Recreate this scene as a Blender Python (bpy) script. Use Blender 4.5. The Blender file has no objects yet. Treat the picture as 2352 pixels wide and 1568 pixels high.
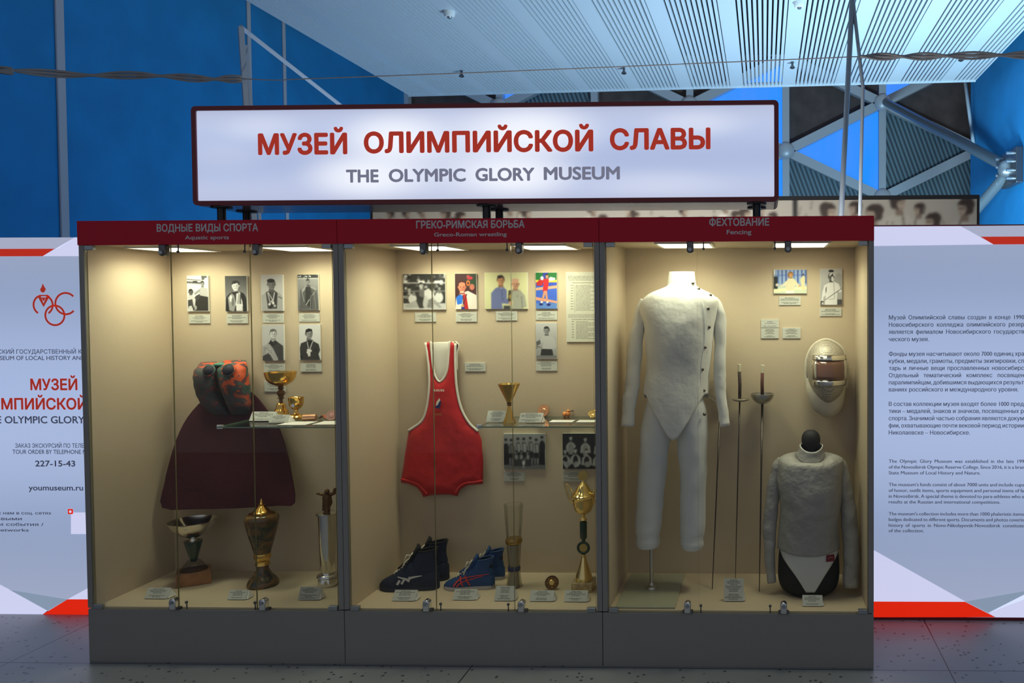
import bpy, math, random
import numpy as np
from mathutils import Vector, noise
R_ = random.Random(7)
SC = bpy.context.scene
COL = SC.collection
# ------------------------------------------------------------------ camera
cam = bpy.data.cameras.new('camera'); camo = bpy.data.objects.new('camera', cam); COL.objects.link(camo)
CAM = Vector((3.113, -3.48558, 1.64337))
camo.location = CAM; camo.rotation_euler = (math.pi/2 - 0.02633, 0.0038, 0.02658)
FOC, PX, PY = 1800.0, 1707.334, 741.558
cam.sensor_width = 36; cam.lens = FOC*36/2352
cam.shift_x = (1176 - PX)/2352; cam.shift_y = (PY - 784)/2352
cam.clip_end = 200
SC.camera = camo
CM = camo.rotation_euler.to_matrix()
# ------------------------------------------------------------------ light and exposure
SC.view_settings.view_transform = 'Standard'; SC.view_settings.look = 'None'
SC.view_settings.exposure = 0; SC.view_settings.gamma = 1; SC.view_settings.use_curve_mapping = False
w = bpy.data.worlds.new('world'); SC.world = w; w.use_nodes = True
w.node_tree.nodes['Background'].inputs[0].default_value = (0.215, 0.225, 0.245, 1)
w.node_tree.nodes['Background'].inputs[1].default_value = 1.15
SC.cycles.max_bounces = 8; SC.cycles.diffuse_bounces = 3; SC.cycles.glossy_bounces = 4
SC.cycles.transparent_max_bounces = 16; SC.cycles.transmission_bounces = 6
SC.cycles.caustics_reflective = False; SC.cycles.caustics_refractive = False
SC.cycles.sample_clamp_indirect = 4

def lamp(name, loc, target, size, power, color, size_y=None, spread=None):
    l = bpy.data.lights.new(name, 'AREA'); l.size = size; l.energy = power; l.color = color
    if size_y: l.shape = 'RECTANGLE'; l.size_y = size_y
    if spread: l.spread = spread
    o = bpy.data.objects.new(name, l); COL.objects.link(o); o.location = loc
    o.rotation_euler = (Vector(target) - Vector(loc)).to_track_quat('-Z', 'Y').to_euler()
    return o
# unseen area lamps added behind the displays to brighten the ceiling and blue walls
lamp('hall_fill', (3.0, 6.0, 0.4), (2.6, 6.6, 5), 2.0, 128, (0.62, 0.78, 1.0))
lamp('hall_fill', (5.2, 4.2, 0.4), (6.6, 8.2, 4.4), 1.0, 430, (0.55, 0.86, 1.0))
lamp('hall_fill', (-2.0, 8.5, 0.4), (-5, 11.5, 5.5), 1.0, 48, (0.45, 0.72, 1.0))

# unseen strip lamp added behind the cabinets to brighten the mural
lamp('mural_fill', (2.5, .80, 1.80), (2.5, 2.0, 2.25), 2.7, 27, (1.0, 0.97, 0.93), .05)
# ------------------------------------------------------------------ helpers
def U(u, v, y=None, z=None, x=None):
    """photo pixel -> world point on the plane y=, z= or x="""
    d = CM @ Vector(((u - PX)/FOC, -(v - PY)/FOC, -1))
    t = (y - CAM.y)/d.y if y is not None else (z - CAM.z)/d.z if z is not None else (x - CAM.x)/d.x
    return CAM + d*t
def mpp(y):                                    # metres per photo pixel at depth y
    return (y - CAM.y)/FOC
def lin(c):
    c = c/255.0
    return c/12.92 if c <= 0.04045 else ((c + 0.055)/1.055)**2.4
def S(r, g, b): return (lin(r), lin(g), lin(b))

def mat(name, col, rough=0.5, metal=0.0, emit=None, estr=1.0, bump=0.0, bscale=40, bdist=.01, var=0.0, vscale=6, sheen=0, coat=0, spec=None):
    m = bpy.data.materials.new(name); m.use_nodes = True
    nt = m.node_tree; b = nt.nodes['Principled BSDF']
    b.inputs['Base Color'].default_value = (*col, 1); b.inputs['Roughness'].default_value = rough; b.inputs['Metallic'].default_value = metal
    if spec is not None: b.inputs['Specular IOR Level'].default_value = spec
    if sheen: b.inputs['Sheen Weight'].default_value = sheen
    if coat: b.inputs['Coat Weight'].default_value = coat
    if emit: b.inputs['Emission Color'].default_value = (*emit, 1); b.inputs['Emission Strength'].default_value = estr
    if bump or var:
        tc = nt.nodes.new('ShaderNodeTexCoord')
        if bump:
            n = nt.nodes.new('ShaderNodeTexNoise'); n.inputs['Scale'].default_value = bscale; n.inputs['Detail'].default_value = 4
            nt.links.new(tc.outputs['Object'], n.inputs['Vector'])
            bp = nt.nodes.new('ShaderNodeBump'); bp.inputs['Strength'].default_value = bump; bp.inputs['Distance'].default_value = bdist
            nt.links.new(n.outputs['Fac'], bp.inputs['Height']); nt.links.new(bp.outputs['Normal'], b.inputs['Normal'])
        if var:
            n = nt.nodes.new('ShaderNodeTexNoise'); n.inputs['Scale'].default_value = vscale; n.inputs['Detail'].default_value = 3
            nt.links.new(tc.outputs['Object'], n.inputs['Vector'])
            r = nt.nodes.new('ShaderNodeValToRGB')
            r.color_ramp.elements[0].position = 0.3; r.color_ramp.elements[1].position = 0.7
            r.color_ramp.elements[0].color = (*[c*(1 - var) for c in col], 1); r.color_ramp.elements[1].color = (*[min(1, c*(1 + var)) for c in col], 1)
            nt.links.new(n.outputs['Fac'], r.inputs[0]); nt.links.new(r.outputs[0], b.inputs['Base Color'])
    return m
def mat_glass(name, tint=(0.97, 1, 0.98), refl=1.0, rough=0.0):
    m = bpy.data.materials.new(name); m.use_nodes = True; nt = m.node_tree; nt.nodes.clear()
    o = nt.nodes.new('ShaderNodeOutputMaterial'); mx = nt.nodes.new('ShaderNodeMixShader')
    t = nt.nodes.new('ShaderNodeBsdfTransparent'); t.inputs[0].default_value = (*tint, 1)
    g = nt.nodes.new('ShaderNodeBsdfGlossy'); g.inputs['Roughness'].default_value = rough
    f = nt.nodes.new('ShaderNodeFresnel'); f.inputs[0].default_value = 1.45
    ml = nt.nodes.new('ShaderNodeMath'); ml.operation = 'MULTIPLY'; ml.inputs[1].default_value = refl
    nt.links.new(f.outputs[0], ml.inputs[0]); nt.links.new(ml.outputs[0], mx.inputs[0])
    nt.links.new(t.outputs[0], mx.inputs[1]); nt.links.new(g.outputs[0], mx.inputs[2]); nt.links.new(mx.outputs[0], o.inputs[0])
    return m
def mat_print(name, rough=0.45):
    m = bpy.data.materials.new(name); m.use_nodes = True; nt = m.node_tree; b = nt.nodes['Principled BSDF']
    a = nt.nodes.new('ShaderNodeVertexColor'); a.layer_name = 'Col'
    nt.links.new(a.outputs[0], b.inputs['Base Color']); b.inputs['Roughness'].default_value = rough
    return m

class MB:
    def __init__(s): s.v = []; s.f = []; s.mi = []; s.m = 0
    def add(s, vs, fs):
        o = len(s.v); s.v += [tuple(p) for p in vs]
        for f in fs: s.f.append([i + o for i in f]); s.mi.append(s.m)
        return s
    def box(s, x0, x1, y0, y1, z0, z1):
        vs = [(x, y, z) for z in (z0, z1) for y in (y0, y1) for x in (x0, x1)]
        return s.add(vs, [(0, 2, 3, 1), (4, 5, 7, 6), (0, 1, 5, 4), (2, 6, 7, 3), (0, 4, 6, 2), (1, 3, 7, 5)])
    def loft(s, rings, c0=True, c1=True, closed=True):
        n = len(rings[0]); vs = [p for r in rings for p in r]; fs = []
        for i in range(len(rings) - 1):
            for j in range(n if closed else n - 1):
                k = (j + 1) % n
                fs.append((i*n + j, i*n + k, (i + 1)*n + k, (i + 1)*n + j))
        if c0: fs.append(tuple(reversed(range(n))))
        if c1: fs.append(tuple((len(rings) - 1)*n + j for j in range(n)))
        return s.add(vs, fs)
    def lathe(s, c, prof, n=32, c0=True, c1=True):     # prof: (z, r)
        return s.loft([[(c[0] + r*math.cos(2*math.pi*j/n), c[1] + r*math.sin(2*math.pi*j/n), z) for j in range(n)] for z, r in prof], c0, c1)
    def tube(s, pts, r, n=10, caps=True):
        P = [Vector(p) for p in pts]; rr = r if isinstance(r, (list, tuple)) else [r]*len(P); rings = []
        up = None
        for i, p in enumerate(P):
            t = (P[min(i + 1, len(P) - 1)] - P[max(i - 1, 0)]).normalized()
            if up is None:
                a = Vector((0, 0, 1)) if abs(t.z) < .9 else Vector((1, 0, 0)); up = t.cross(a).normalized()
            else: up = (up - t*up.dot(t)).normalized()
            b = t.cross(up)
            rings.append([p + (up*math.cos(2*math.pi*j/n) + b*math.sin(2*math.pi*j/n))*rr[i] for j in range(n)])
        return s.loft(rings, caps, caps)
    def ball(s, c, rx, ry=None, rz=None, n=20, m=12):
        ry = ry or rx; rz = rz or rx
        return s.loft([[(c[0] + rx*math.sin(a)*math.cos(2*math.pi*j/n), c[1] + ry*math.sin(a)*math.sin(2*math.pi*j/n), c[2] - rz*math.cos(a)) for j in range(n)]
                       for a in [math.pi*max(.02, min(m - .02, i))/m for i in range(m + 1)]])
    def prism(s, pts, y0, y1):                         # outline in (x, z) extruded along y; counter-clockwise seen from the front
        n = len(pts)
        vs = [(x, y0, z) for x, z in pts] + [(x, y1, z) for x, z in pts]
        return s.add(vs, [tuple(range(n)), tuple(reversed(range(n, 2*n)))] + [(i, n + i, n + (i + 1) % n, (i + 1) % n) for i in range(n)])
    def quad(s, a, b, c, d): return s.add([a, b, c, d], [(0, 1, 2, 3)])
    def build(s, name, mats, parent=None, smooth=None, bevel=0, subsurf=0, origin=None, label=None, cat=None, group=None, kind=None, recalc=True):
        me = bpy.data.meshes.new(name)
        V = np.array([tuple(p) for p in s.v], dtype=float)
        if parent is not None: org = Vector(parent.get('_o', (0, 0, 0)))
        elif origin is not None: org = Vector(origin)
        else: org = Vector(((V[:, 0].min() + V[:, 0].max())/2, (V[:, 1].min() + V[:, 1].max())/2, V[:, 2].min()))
        V = V - np.array(org)
        me.from_pydata(V.tolist(), [], s.f)
        for m_ in (mats if isinstance(mats, (list, tuple)) else [mats]): me.materials.append(m_)
        if max(s.mi): me.polygons.foreach_set('material_index', s.mi)
        if recalc:
            import bmesh
            bm = bmesh.new(); bm.from_mesh(me); bmesh.ops.recalc_face_normals(bm, faces=bm.faces); bm.to_mesh(me); bm.free()
        if smooth:
            me.shade_smooth()
            if smooth is not True: me.set_sharp_from_angle(angle=math.radians(smooth))
        me.update()
        o = bpy.data.objects.new(name, me); COL.objects.link(o)
        if parent is not None: o.parent = parent
        else: o.location = org
        o['_o'] = tuple(org)
        if bevel:
            b = o.modifiers.new('b', 'BEVEL'); b.width = bevel; b.segments = 2; b.limit_method = 'ANGLE'
        if subsurf:
            b = o.modifiers.new('s', 'SUBSURF'); b.levels = subsurf; b.render_levels = subsurf
        tag(o, label, cat, group, kind)
        return o
def tag(o, label=None, cat=None, group=None, kind=None):
    if label: o['label'] = label
    if cat: o['category'] = cat
    if group: o['group'] = group
    if kind: o['kind'] = kind
    return o
def thing(name, label, cat, loc, group=None):
    o = bpy.data.objects.new(name, None); COL.objects.link(o); o.location = loc; o.empty_display_size = .05
    o['_o'] = tuple(loc)
    return tag(o, label, cat, group)
def crv(ks, t):                                        # Hermite interpolation of keyed tuples [(t, a, b, ...)]
    if ks[0][0] > ks[-1][0]: ks = [(-k[0], *k[1:]) for k in ks]; t = -t
    n = len(ks)
    if t <= ks[0][0]: return ks[0][1:]
    if t >= ks[-1][0]: return ks[-1][1:]
    i = max(j for j in range(n - 1) if ks[j][0] <= t)
    h = ks[i + 1][0] - ks[i][0]; x = (t - ks[i][0])/h; out = []
    for c in range(1, len(ks[0])):
        def sl(j):
            a, b = max(j - 1, 0), min(j + 1, n - 1)
            return (ks[b][c] - ks[a][c])/(ks[b][0] - ks[a][0])
        p0, p1, m0, m1 = ks[i][c], ks[i + 1][c], sl(i)*h, sl(i + 1)*h
        out.append((2*x**3 - 3*x*x + 1)*p0 + (x**3 - 2*x*x + x)*m0 + (3*x*x - 2*x**3)*p1 + (x**3 - x*x)*m1)
    return tuple(out)

# flat writing as a thin mesh on a vertical plane facing the camera side
def bold_copies(V, F, b):
    """heavier strokes: overlay slightly shifted copies of the letters"""
    if b <= 0: return V, F
    sh = [(b*math.cos(k*math.pi/4), b*math.sin(k*math.pi/4)) for k in range(8)]
    n = len(V); W = np.concatenate([V + np.array((dx, dy, 0)) for dx, dy in [(0, 0)] + sh])
    return W, [[i + n*k for i in f] for k in range(9) for f in F]
from mathutils.geometry import delaunay_2d_cdt
GC = {}
def outlines(body, res):
    c = bpy.data.curves.new('t', 'FONT'); c.body = body; c.size = 1
    o = bpy.data.objects.new('t', c); COL.objects.link(o); bpy.context.view_layer.update()
    cv = o.to_curve(bpy.context.evaluated_depsgraph_get()); polys = []
    for sp in cv.splines:
        P = []
        if sp.type == 'BEZIER':
            B = sp.bezier_points; n = len(B)
            for i in range(n):
                p0, p1, p2, p3 = B[i].co, B[i].handle_right, B[(i + 1) % n].handle_left, B[(i + 1) % n].co
                k = 1 if B[i].handle_right_type == 'VECTOR' and B[(i + 1) % n].handle_left_type == 'VECTOR' else res
                if ((p1 - p0).cross(p3 - p0)).length + ((p2 - p0).cross(p3 - p0)).length < 1e-6: k = 1
                for j in range(k):
                    t = j/k; q = p0*(1 - t)**3 + p1*3*t*(1 - t)**2 + p2*3*t*t*(1 - t) + p3*t**3; P.append((q.x, q.y))
        else: P = [(p.co.x, p.co.y) for p in sp.points]
        if len(P) > 2: polys.append(P)
    o.to_curve_clear(); COL.objects.unlink(o); bpy.data.objects.remove(o); bpy.data.curves.remove(c)
    return polys
def glyph(ch, res):
    """filled letter (non-zero winding) and its advance"""
    if (ch, res) in GC: return GC[ch, res]
    x0 = min(p[0] for P in outlines('I', 1) for p in P)
    adv = max(p[0] for P in outlines(ch + 'I', 1) for p in P) - max(p[0] for P in outlines('I', 1) for p in P)
    V, F = np.zeros((0, 3)), []
    if ch != ' ':
        polys = outlines(ch, res); pts = []; ed = []
        for P in polys:
            n0 = len(pts); pts += [Vector(p) for p in P]; ed += [(n0 + i, n0 + (i + 1) % len(P)) for i in range(len(P))]
        vs, _e, fs, *_ = delaunay_2d_cdt(pts, ed, [], 0, 1e-5)
        for f in fs:
            cx = sum(vs[i].x for i in f)/len(f); cy = sum(vs[i].y for i in f)/len(f); wn = 0
            for P in polys:
                for (xa, ya), (xb, yb) in zip(P, P[1:] + P[:1]):
                    l = (xb - xa)*(cy - ya) - (cx - xa)*(yb - ya)
                    if ya <= cy < yb and l > 0: wn += 1
                    elif yb <= cy < ya and l < 0: wn -= 1
            if wn: F.append(list(f))
        V = np.array([(p.x, p.y, 0) for p in vs])
    GC[ch, res] = (V, F, adv); return GC[ch, res]
def glyphs(body, word=1.0, res=4):
    x = 0; VV = []; FF = []; n = 0
    for ch in body:
        V, F, adv = glyph(ch, res)
        if len(V): VV.append(V + np.array((x, 0, 0))); FF += [[i + n for i in f] for f in F]; n += len(V)
        x += adv*(word if ch == ' ' else 1)
    return np.concatenate(VV), FF
def text(body, name, parent, m, y, u0, u1, vb, cap, bold=0.0, thick=0.0008, vb1=None):
    V, F = glyphs(body); V, F = bold_copies(V, F, bold)
    p0 = U(u0, vb, y=y); p1 = U(u1, vb if vb1 is None else vb1, y=y); hz = U(u0, vb - cap, y=y).z - p0.z
    sz = hz/(0.729 + 2*bold)
    xmin, xmax = V[:, 0].min(), V[:, 0].max()
    sx = (p1.x - p0.x)/(xmax - xmin)
    q = MB(); nc = 9 if bold > 0 else 1; q.add(np.stack([(V[:, 0] - xmin)*sx + p0.x, y - np.repeat(np.arange(nc), len(V)//nc)*4e-5, (V[:, 1] + bold)*sz + (p0.z + p1.z)/2], 1), F)
    return q.build(name, m, parent, recalc=False)
def para(lines, name, parent, m, y, x0, x1, zs, hz, bold=0.0, sx=1.0):
    """justified paragraph, one object per line: (text, the part of it that ends at x1)"""
    for (body, pre), zb in zip(lines, zs):
        s = hz/0.729; k = 1.0; wx = sx
        if pre:
            w1 = np.ptp(glyphs(pre, 1.0, 3)[0][:, 0])*s*sx; w2 = np.ptp(glyphs(pre, 2.0, 3)[0][:, 0])*s*sx
            k = 1 + (x1 - x0 - w1)/max(1e-6, w2 - w1)
            if k < .75: wx = sx*(x1 - x0)/(w1 - .25*(w2 - w1)); k = .75
        V, F = glyphs(body, k, 3)
        xm = V[:, 0].min(); n1 = len(V)
        V = np.concatenate([V, V + np.array((bold, 0, .003)), V + np.array((-bold, 0, .006))]); F = F + [[i + n1 for i in f] for f in F] + [[i + 2*n1 for i in f] for f in F]
        q = MB()
        q.add([((p[0] - xm)*s*wx + x0, y - p[2]*s, p[1]*s + zb) for p in V], F); q.build(name, m, parent, recalc=False)

# ---- little painter for printed pictures: coordinates in units of the picture width
class Pic:
    def __init__(s, w, h, bg=200, res=60):
        s.a = h/w; s.nx = res*2; s.ny = max(4, int(round(res*s.a))*2)
        s.im = np.zeros((s.ny, s.nx, 3)); s.im[:] = s.c(bg)
        s.X, s.Y = np.meshgrid((np.arange(s.nx) + .5)/s.nx, (np.arange(s.ny) + .5)/s.ny*s.a)
        s.rng = np.random.RandomState(int(w*31 + h*17) % 9999)
    def c(s, c): return np.array((c, c, c) if np.isscalar(c) else c, float)/255
    def put(s, mask, c, al=1): s.im = s.im*(1 - (mask*al)[..., None]) + s.c(c)*(mask*al)[..., None]; return s
    def e(s, x, y, rx, ry, c, rot=0, al=1):
        ca, sa = math.cos(rot), math.sin(rot); dx, dy = s.X - x, s.Y - y
        return s.put((((dx*ca + dy*sa)/rx)**2 + ((dy*ca - dx*sa)/ry)**2 < 1).astype(float), c, al)
    def r(s, x0, y0, x1, y1, c, al=1): return s.put(((s.X >= x0) & (s.X < x1) & (s.Y >= y0) & (s.Y < y1)).astype(float), c, al)
    def p(s, pts, c, al=1):
        ins = np.zeros(s.X.shape, bool); n = len(pts)
        for i in range(n):
            (xa, ya), (xb, yb) = pts[i], pts[(i + 1) % n]
            if ya == yb: continue
            ins ^= ((ya > s.Y) != (yb > s.Y)) & (s.X < (xb - xa)*(s.Y - ya)/(yb - ya) + xa)
        return s.put(ins.astype(float), c, al)
    def l(s, x0, y0, x1, y1, w, c, al=1):
        dx, dy = x1 - x0, y1 - y0; L2 = dx*dx + dy*dy + 1e-9
        t = np.clip(((s.X - x0)*dx + (s.Y - y0)*dy)/L2, 0, 1)
        return s.put((np.hypot(s.X - x0 - t*dx, s.Y - y0 - t*dy) < w/2).astype(float), c, al)
    def grad(s, c0, c1, y0=0, y1=None):
        y1 = s.a if y1 is None else y1; t = np.clip((s.Y - y0)/(y1 - y0), 0, 1)[..., None]
        m = ((s.Y >= y0) & (s.Y <= y1))[..., None]; s.im = np.where(m, s.c(c0)*(1 - t) + s.c(c1)*t, s.im); return s
    def head(s, x, y, r, skin, hair, turn=0, bald=False, dark=None):
        sk = s.c(skin)*255; d = tuple(sk*.45); sh = tuple(sk*.72)
        s.p([(x - r*.42, y + r*.5), (x + r*.42, y + r*.5), (x + r*.6, y + r*1.6), (x - r*.6, y + r*1.6)], sh)
        if not bald: s.e(x, y - r*.12, r*.82, r*.98, hair)
        s.e(x - r*.78, y + r*.12, r*.14, r*.26, sh); s.e(x + r*.78, y + r*.12, r*.14, r*.26, sh)
        s.e(x + turn*r*.1, y + r*.18, r*.72, r*.95, skin)
        s.e(x + turn*r*.1 + r*.45, y + r*.25, r*.3, r*.75, sh, al=.6)
        if bald: s.e(x, y - r*.45, r*.66, r*.42, skin)
        else: s.e(x - r*.12, y - r*.74, r*.62, r*.30, hair); s.e(x - r*.34, y - r*.56, r*.34, r*.22, hair, .3)
        for k in (-1, 1):
            ex = x + turn*r*.16 + k*r*.28
            s.r(ex - r*.17, y - r*.04, ex + r*.17, y + r*.03, d, al=.35); s.e(ex, y + r*.12, r*.13, r*.08, d)
        s.p([(x + turn*r*.2 - r*.05, y + r*.15), (x + turn*r*.2 + r*.14, y + r*.48), (x + turn*r*.2 - r*.12, y + r*.48)], sh)
        s.r(x + turn*r*.14 - r*.24, y + r*.66, x + turn*r*.14 + r*.24, y + r*.75, d)
        return s
    def speckle(s, k):
        s.im += s.rng.randn(s.ny, s.nx, 1)*k/255; return s
    def out(s, soft=1):
        im = s.im
        for _ in range(soft):
            q = np.pad(im, ((1, 1), (1, 1), (0, 0)), 'edge')
            im = (q[:-2, 1:-1] + q[2:, 1:-1] + q[1:-1, :-2] + q[1:-1, 2:] + 2*im)/6
        im = im.reshape(s.ny//2, 2, s.nx//2, 2, 3).mean((1, 3))
        return np.clip(im, 0, 1)
def tolin(a): return np.where(a <= .04045, a/12.92, ((a + .055)/1.055)**2.4)
def picture(name, img, p00, p10, p11, p01, parent, m, label=None):
    """printed sheet: corners bottom-left, bottom-right, top-right, top-left; img rows run from the top"""
    ny, nx = img.shape[:2]; org = Vector(parent['_o'])
    a, b, c, d = [np.array(Vector(p) - org) for p in (p00, p10, p11, p01)]
    s, t = np.meshgrid(np.linspace(0, 1, nx + 1), np.linspace(1, 0, ny + 1)); s = s[..., None]; t = t[..., None]
    V = (a*(1 - s) + b*s)*(1 - t) + (d*(1 - s) + c*s)*t
    q = np.pad(img, ((1, 1), (1, 1), (0, 0)), 'edge')
    colr = tolin(img)
    me = bpy.data.meshes.new(name)
    I = np.arange((nx + 1)*(ny + 1)).reshape(ny + 1, nx + 1)
    F = np.stack([I[1:, :-1], I[1:, 1:], I[:-1, 1:], I[:-1, :-1]], -1).reshape(-1, 4)
    me.from_pydata(V.reshape(-1, 3).tolist(), [], F.tolist())
    at = me.color_attributes.new('Col', 'FLOAT_COLOR', 'CORNER')
    Q = tolin((q[:-1, :-1] + q[1:, :-1] + q[:-1, 1:] + q[1:, 1:])/4)      # smooth vertex colours
    cc = np.ones((len(F)*4, 4)); cc[:, :3] = Q.reshape(-1, 3)[F.ravel()]
    at.data.foreach_set('color', cc.ravel()); me.materials.append(m); me.update()
    o = bpy.data.objects.new(name, me); COL.objects.link(o); o.parent = parent; o['_o'] = tuple(org)
    if label: o['label'] = label
    return o
def caption_img(w, h, rows=7, tone=(196, 198, 188), seed=0, gap=4, dark=.50, res=None):
    r = np.random.RandomState(seed + 11); nx = res or 64; ny = rows*4 + 5
    im = np.zeros((ny, nx, 3)); im[:] = np.array(tone)/255
    for k in range(rows):
        if k == gap: continue
        half = nx*(0.22 + .22*r.rand()) if k % 3 else nx*(.16 + .1*r.rand())
        x = nx/2 - half
        while x < nx/2 + half:
            L = 2 + r.randint(7)
            im[3 + k*4:5 + k*4, int(x):int(min(x + L, nx/2 + half))] *= dark + .12*r.rand(); x += L + 1
    return im
# ------------------------------------------------------------------ materials
M = {}
M['floor'] = mat('terrazzo', (0.30, 0.31, 0.32), 0.34)
nt = M['floor'].node_tree; b = nt.nodes['Principled BSDF']
tc = nt.nodes.new('ShaderNodeTexCoord'); vo = nt.nodes.new('ShaderNodeTexVoronoi'); vo.inputs['Scale'].default_value = 26
nt.links.new(tc.outputs['Object'], vo.inputs['Vector'])
wn = nt.nodes.new('ShaderNodeTexNoise'); wn.inputs['Scale'].default_value = 9
nt.links.new(tc.outputs['Object'], wn.inputs['Vector'])
th = nt.nodes.new('ShaderNodeMath'); th.operation = 'MULTIPLY'; th.inputs[1].default_value = .34
nt.links.new(wn.outputs['Fac'], th.inputs[0])
cmp_ = nt.nodes.new('ShaderNodeMath'); cmp_.operation = 'LESS_THAN'
nt.links.new(vo.outputs['Distance'], cmp_.inputs[0]); nt.links.new(th.outputs[0], cmp_.inputs[1])
sx = nt.nodes.new('ShaderNodeSeparateXYZ'); nt.links.new(tc.outputs['Object'], sx.inputs[0])
def joint(axis, off, pitch):
    a = nt.nodes.new('ShaderNodeMath'); a.operation = 'SUBTRACT'; a.inputs[1].default_value = off; nt.links.new(sx.outputs[axis], a.inputs[0])
    p = nt.nodes.new('ShaderNodeMath'); p.operation = 'PINGPONG'; p.inputs[1].default_value = pitch/2; nt.links.new(a.outputs[0], p.inputs[0])
    l = nt.nodes.new('ShaderNodeMath'); l.operation = 'LESS_THAN'; l.inputs[1].default_value = .0028; nt.links.new(p.outputs[0], l.inputs[0])
    return l
FLO = (3.0, 3.0, -0.10)     # object origin of the floor slab
j1 = joint(0, 1.783 - FLO[0], 2.15); j2 = joint(1, -0.012 - FLO[1], 1.2)
mxj = nt.nodes.new('ShaderNodeMath'); mxj.operation = 'MAXIMUM'; nt.links.new(j1.outputs[0], mxj.inputs[0]); nt.links.new(j2.outputs[0], mxj.inputs[1])
vo2 = nt.nodes.new('ShaderNodeTexNoise'); vo2.inputs['Scale'].default_value = 2.2; nt.links.new(tc.outputs['Object'], vo2.inputs['Vector'])
rmp = nt.nodes.new('ShaderNodeValToRGB'); rmp.color_ramp.elements[0].color = (.25, .26, .27, 1); rmp.color_ramp.elements[1].color = (.34, .35, .36, 1)
nt.links.new(vo2.outputs['Fac'], rmp.inputs[0])
vs_ = nt.nodes.new('ShaderNodeTexVoronoi'); vs_.inputs['Scale'].default_value = 45; nt.links.new(tc.outputs['Object'], vs_.inputs['Vector'])
sel = nt.nodes.new('ShaderNodeSeparateColor'); nt.links.new(vs_.outputs['Color'], sel.inputs[0])
g1 = nt.nodes.new('ShaderNodeMath'); g1.operation = 'GREATER_THAN'; g1.inputs[1].default_value = .86; nt.links.new(sel.outputs[0], g1.inputs[0])
g2 = nt.nodes.new('ShaderNodeMath'); g2.operation = 'LESS_THAN'; g2.inputs[1].default_value = .34; nt.links.new(vs_.outputs['Distance'], g2.inputs[0])
g3 = nt.nodes.new('ShaderNodeMath'); g3.operation = 'MULTIPLY'; nt.links.new(g1.outputs[0], g3.inputs[0]); nt.links.new(g2.outputs[0], g3.inputs[1])
mA = nt.nodes.new('ShaderNodeMix'); mA.data_type = 'RGBA'; nt.links.new(g3.outputs[0], mA.inputs[0]); nt.links.new(rmp.outputs[0], mA.inputs[6]); mA.inputs[7].default_value = (.07, .07, .075, 1)
mB = nt.nodes.new('ShaderNodeMix'); mB.data_type = 'RGBA'; nt.links.new(mxj.outputs[0], mB.inputs[0]); nt.links.new(mA.outputs[2], mB.inputs[6]); mB.inputs[7].default_value = (.03, .03, .03, 1)
nt.links.new(mB.outputs[2], b.inputs['Base Color'])

M['blue_wall'] = mat('blue_plaster', (0.005, 0.215, 0.52), 0.75, bump=.25, bscale=14, var=.1, vscale=1.5)
M['pipe'] = mat('grey_strip', (0.42, 0.45, 0.5), 0.5)
M['slat'] = mat('ceiling_slat', (0.60, 0.68, 0.74), 0.4)
M['void'] = mat('dark_void', (0.035, 0.04, 0.05), 0.9)
M['steel'] = mat('grey_steel', (0.45, 0.53, 0.60), 0.4, 0.2)
M['tube'] = mat('dark_tube', (0.13, 0.17, 0.20), 0.4, 0.2)
M['brown'] = mat('dark_brown_panel', (0.085, 0.066, 0.062), 0.8, var=.25, vscale=3)
M['window'] = mat('blue_lit_glass', (0.02, 0.05, 0.1), 0.2)
nt = M['window'].node_tree; b = nt.nodes['Principled BSDF']
tc = nt.nodes.new('ShaderNodeTexCoord'); n = nt.nodes.new('ShaderNodeTexNoise'); n.inputs['Scale'].default_value = .9
mp = nt.nodes.new('ShaderNodeMapping'); mp.inputs['Rotation'].default_value = (0, .5, 0); mp.inputs['Scale'].default_value = (1.6, 1, .25)
nt.links.new(tc.outputs['Object'], mp.inputs[0]); nt.links.new(mp.outputs[0], n.inputs['Vector'])
r = nt.nodes.new('ShaderNodeValToRGB'); r.color_ramp.elements[0].position = .35; r.color_ramp.elements[1].position = .66
r.color_ramp.elements[0].color = (*S(66, 138, 250), 1); r.color_ramp.elements[1].color = (*S(6, 140, 252), 1)
nt.links.new(n.outputs['Fac'], r.inputs[0]); nt.links.new(r.outputs[0], b.inputs['Emission Color']); b.inputs['Emission Strength'].default_value = 1.0
M['teal'] = mat('teal_painted_reflection', (0.10, 0.19, 0.23), 0.5)  # stripes paint the slatted ceiling's reflection into the dark glass colour
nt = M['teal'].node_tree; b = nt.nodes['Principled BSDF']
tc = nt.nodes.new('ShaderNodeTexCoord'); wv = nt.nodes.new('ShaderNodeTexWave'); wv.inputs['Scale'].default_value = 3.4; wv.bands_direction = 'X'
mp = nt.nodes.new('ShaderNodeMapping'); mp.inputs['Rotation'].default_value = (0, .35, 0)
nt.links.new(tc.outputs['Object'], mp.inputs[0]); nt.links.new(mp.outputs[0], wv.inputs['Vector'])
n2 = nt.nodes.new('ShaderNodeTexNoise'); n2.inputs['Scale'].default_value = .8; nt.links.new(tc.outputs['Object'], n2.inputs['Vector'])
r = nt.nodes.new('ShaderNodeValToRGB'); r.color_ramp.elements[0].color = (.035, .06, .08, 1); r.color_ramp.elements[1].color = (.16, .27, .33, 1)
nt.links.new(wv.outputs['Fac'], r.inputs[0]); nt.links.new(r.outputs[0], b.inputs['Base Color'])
M['cab'] = mat('grey_laminate', (0.25, 0.245, 0.235), 0.45, bump=.04, bscale=90)
M['liner'] = mat('beige_lining', (0.58, 0.475, 0.335), 0.75, bump=.05, bscale=120)
M['header'] = mat('dark_red_board', (0.50, 0.010, 0.030), 0.5, spec=.2)
M['header_text'] = mat('header_lettering', (0.56, 0.56, 0.60), 0.5)
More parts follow.
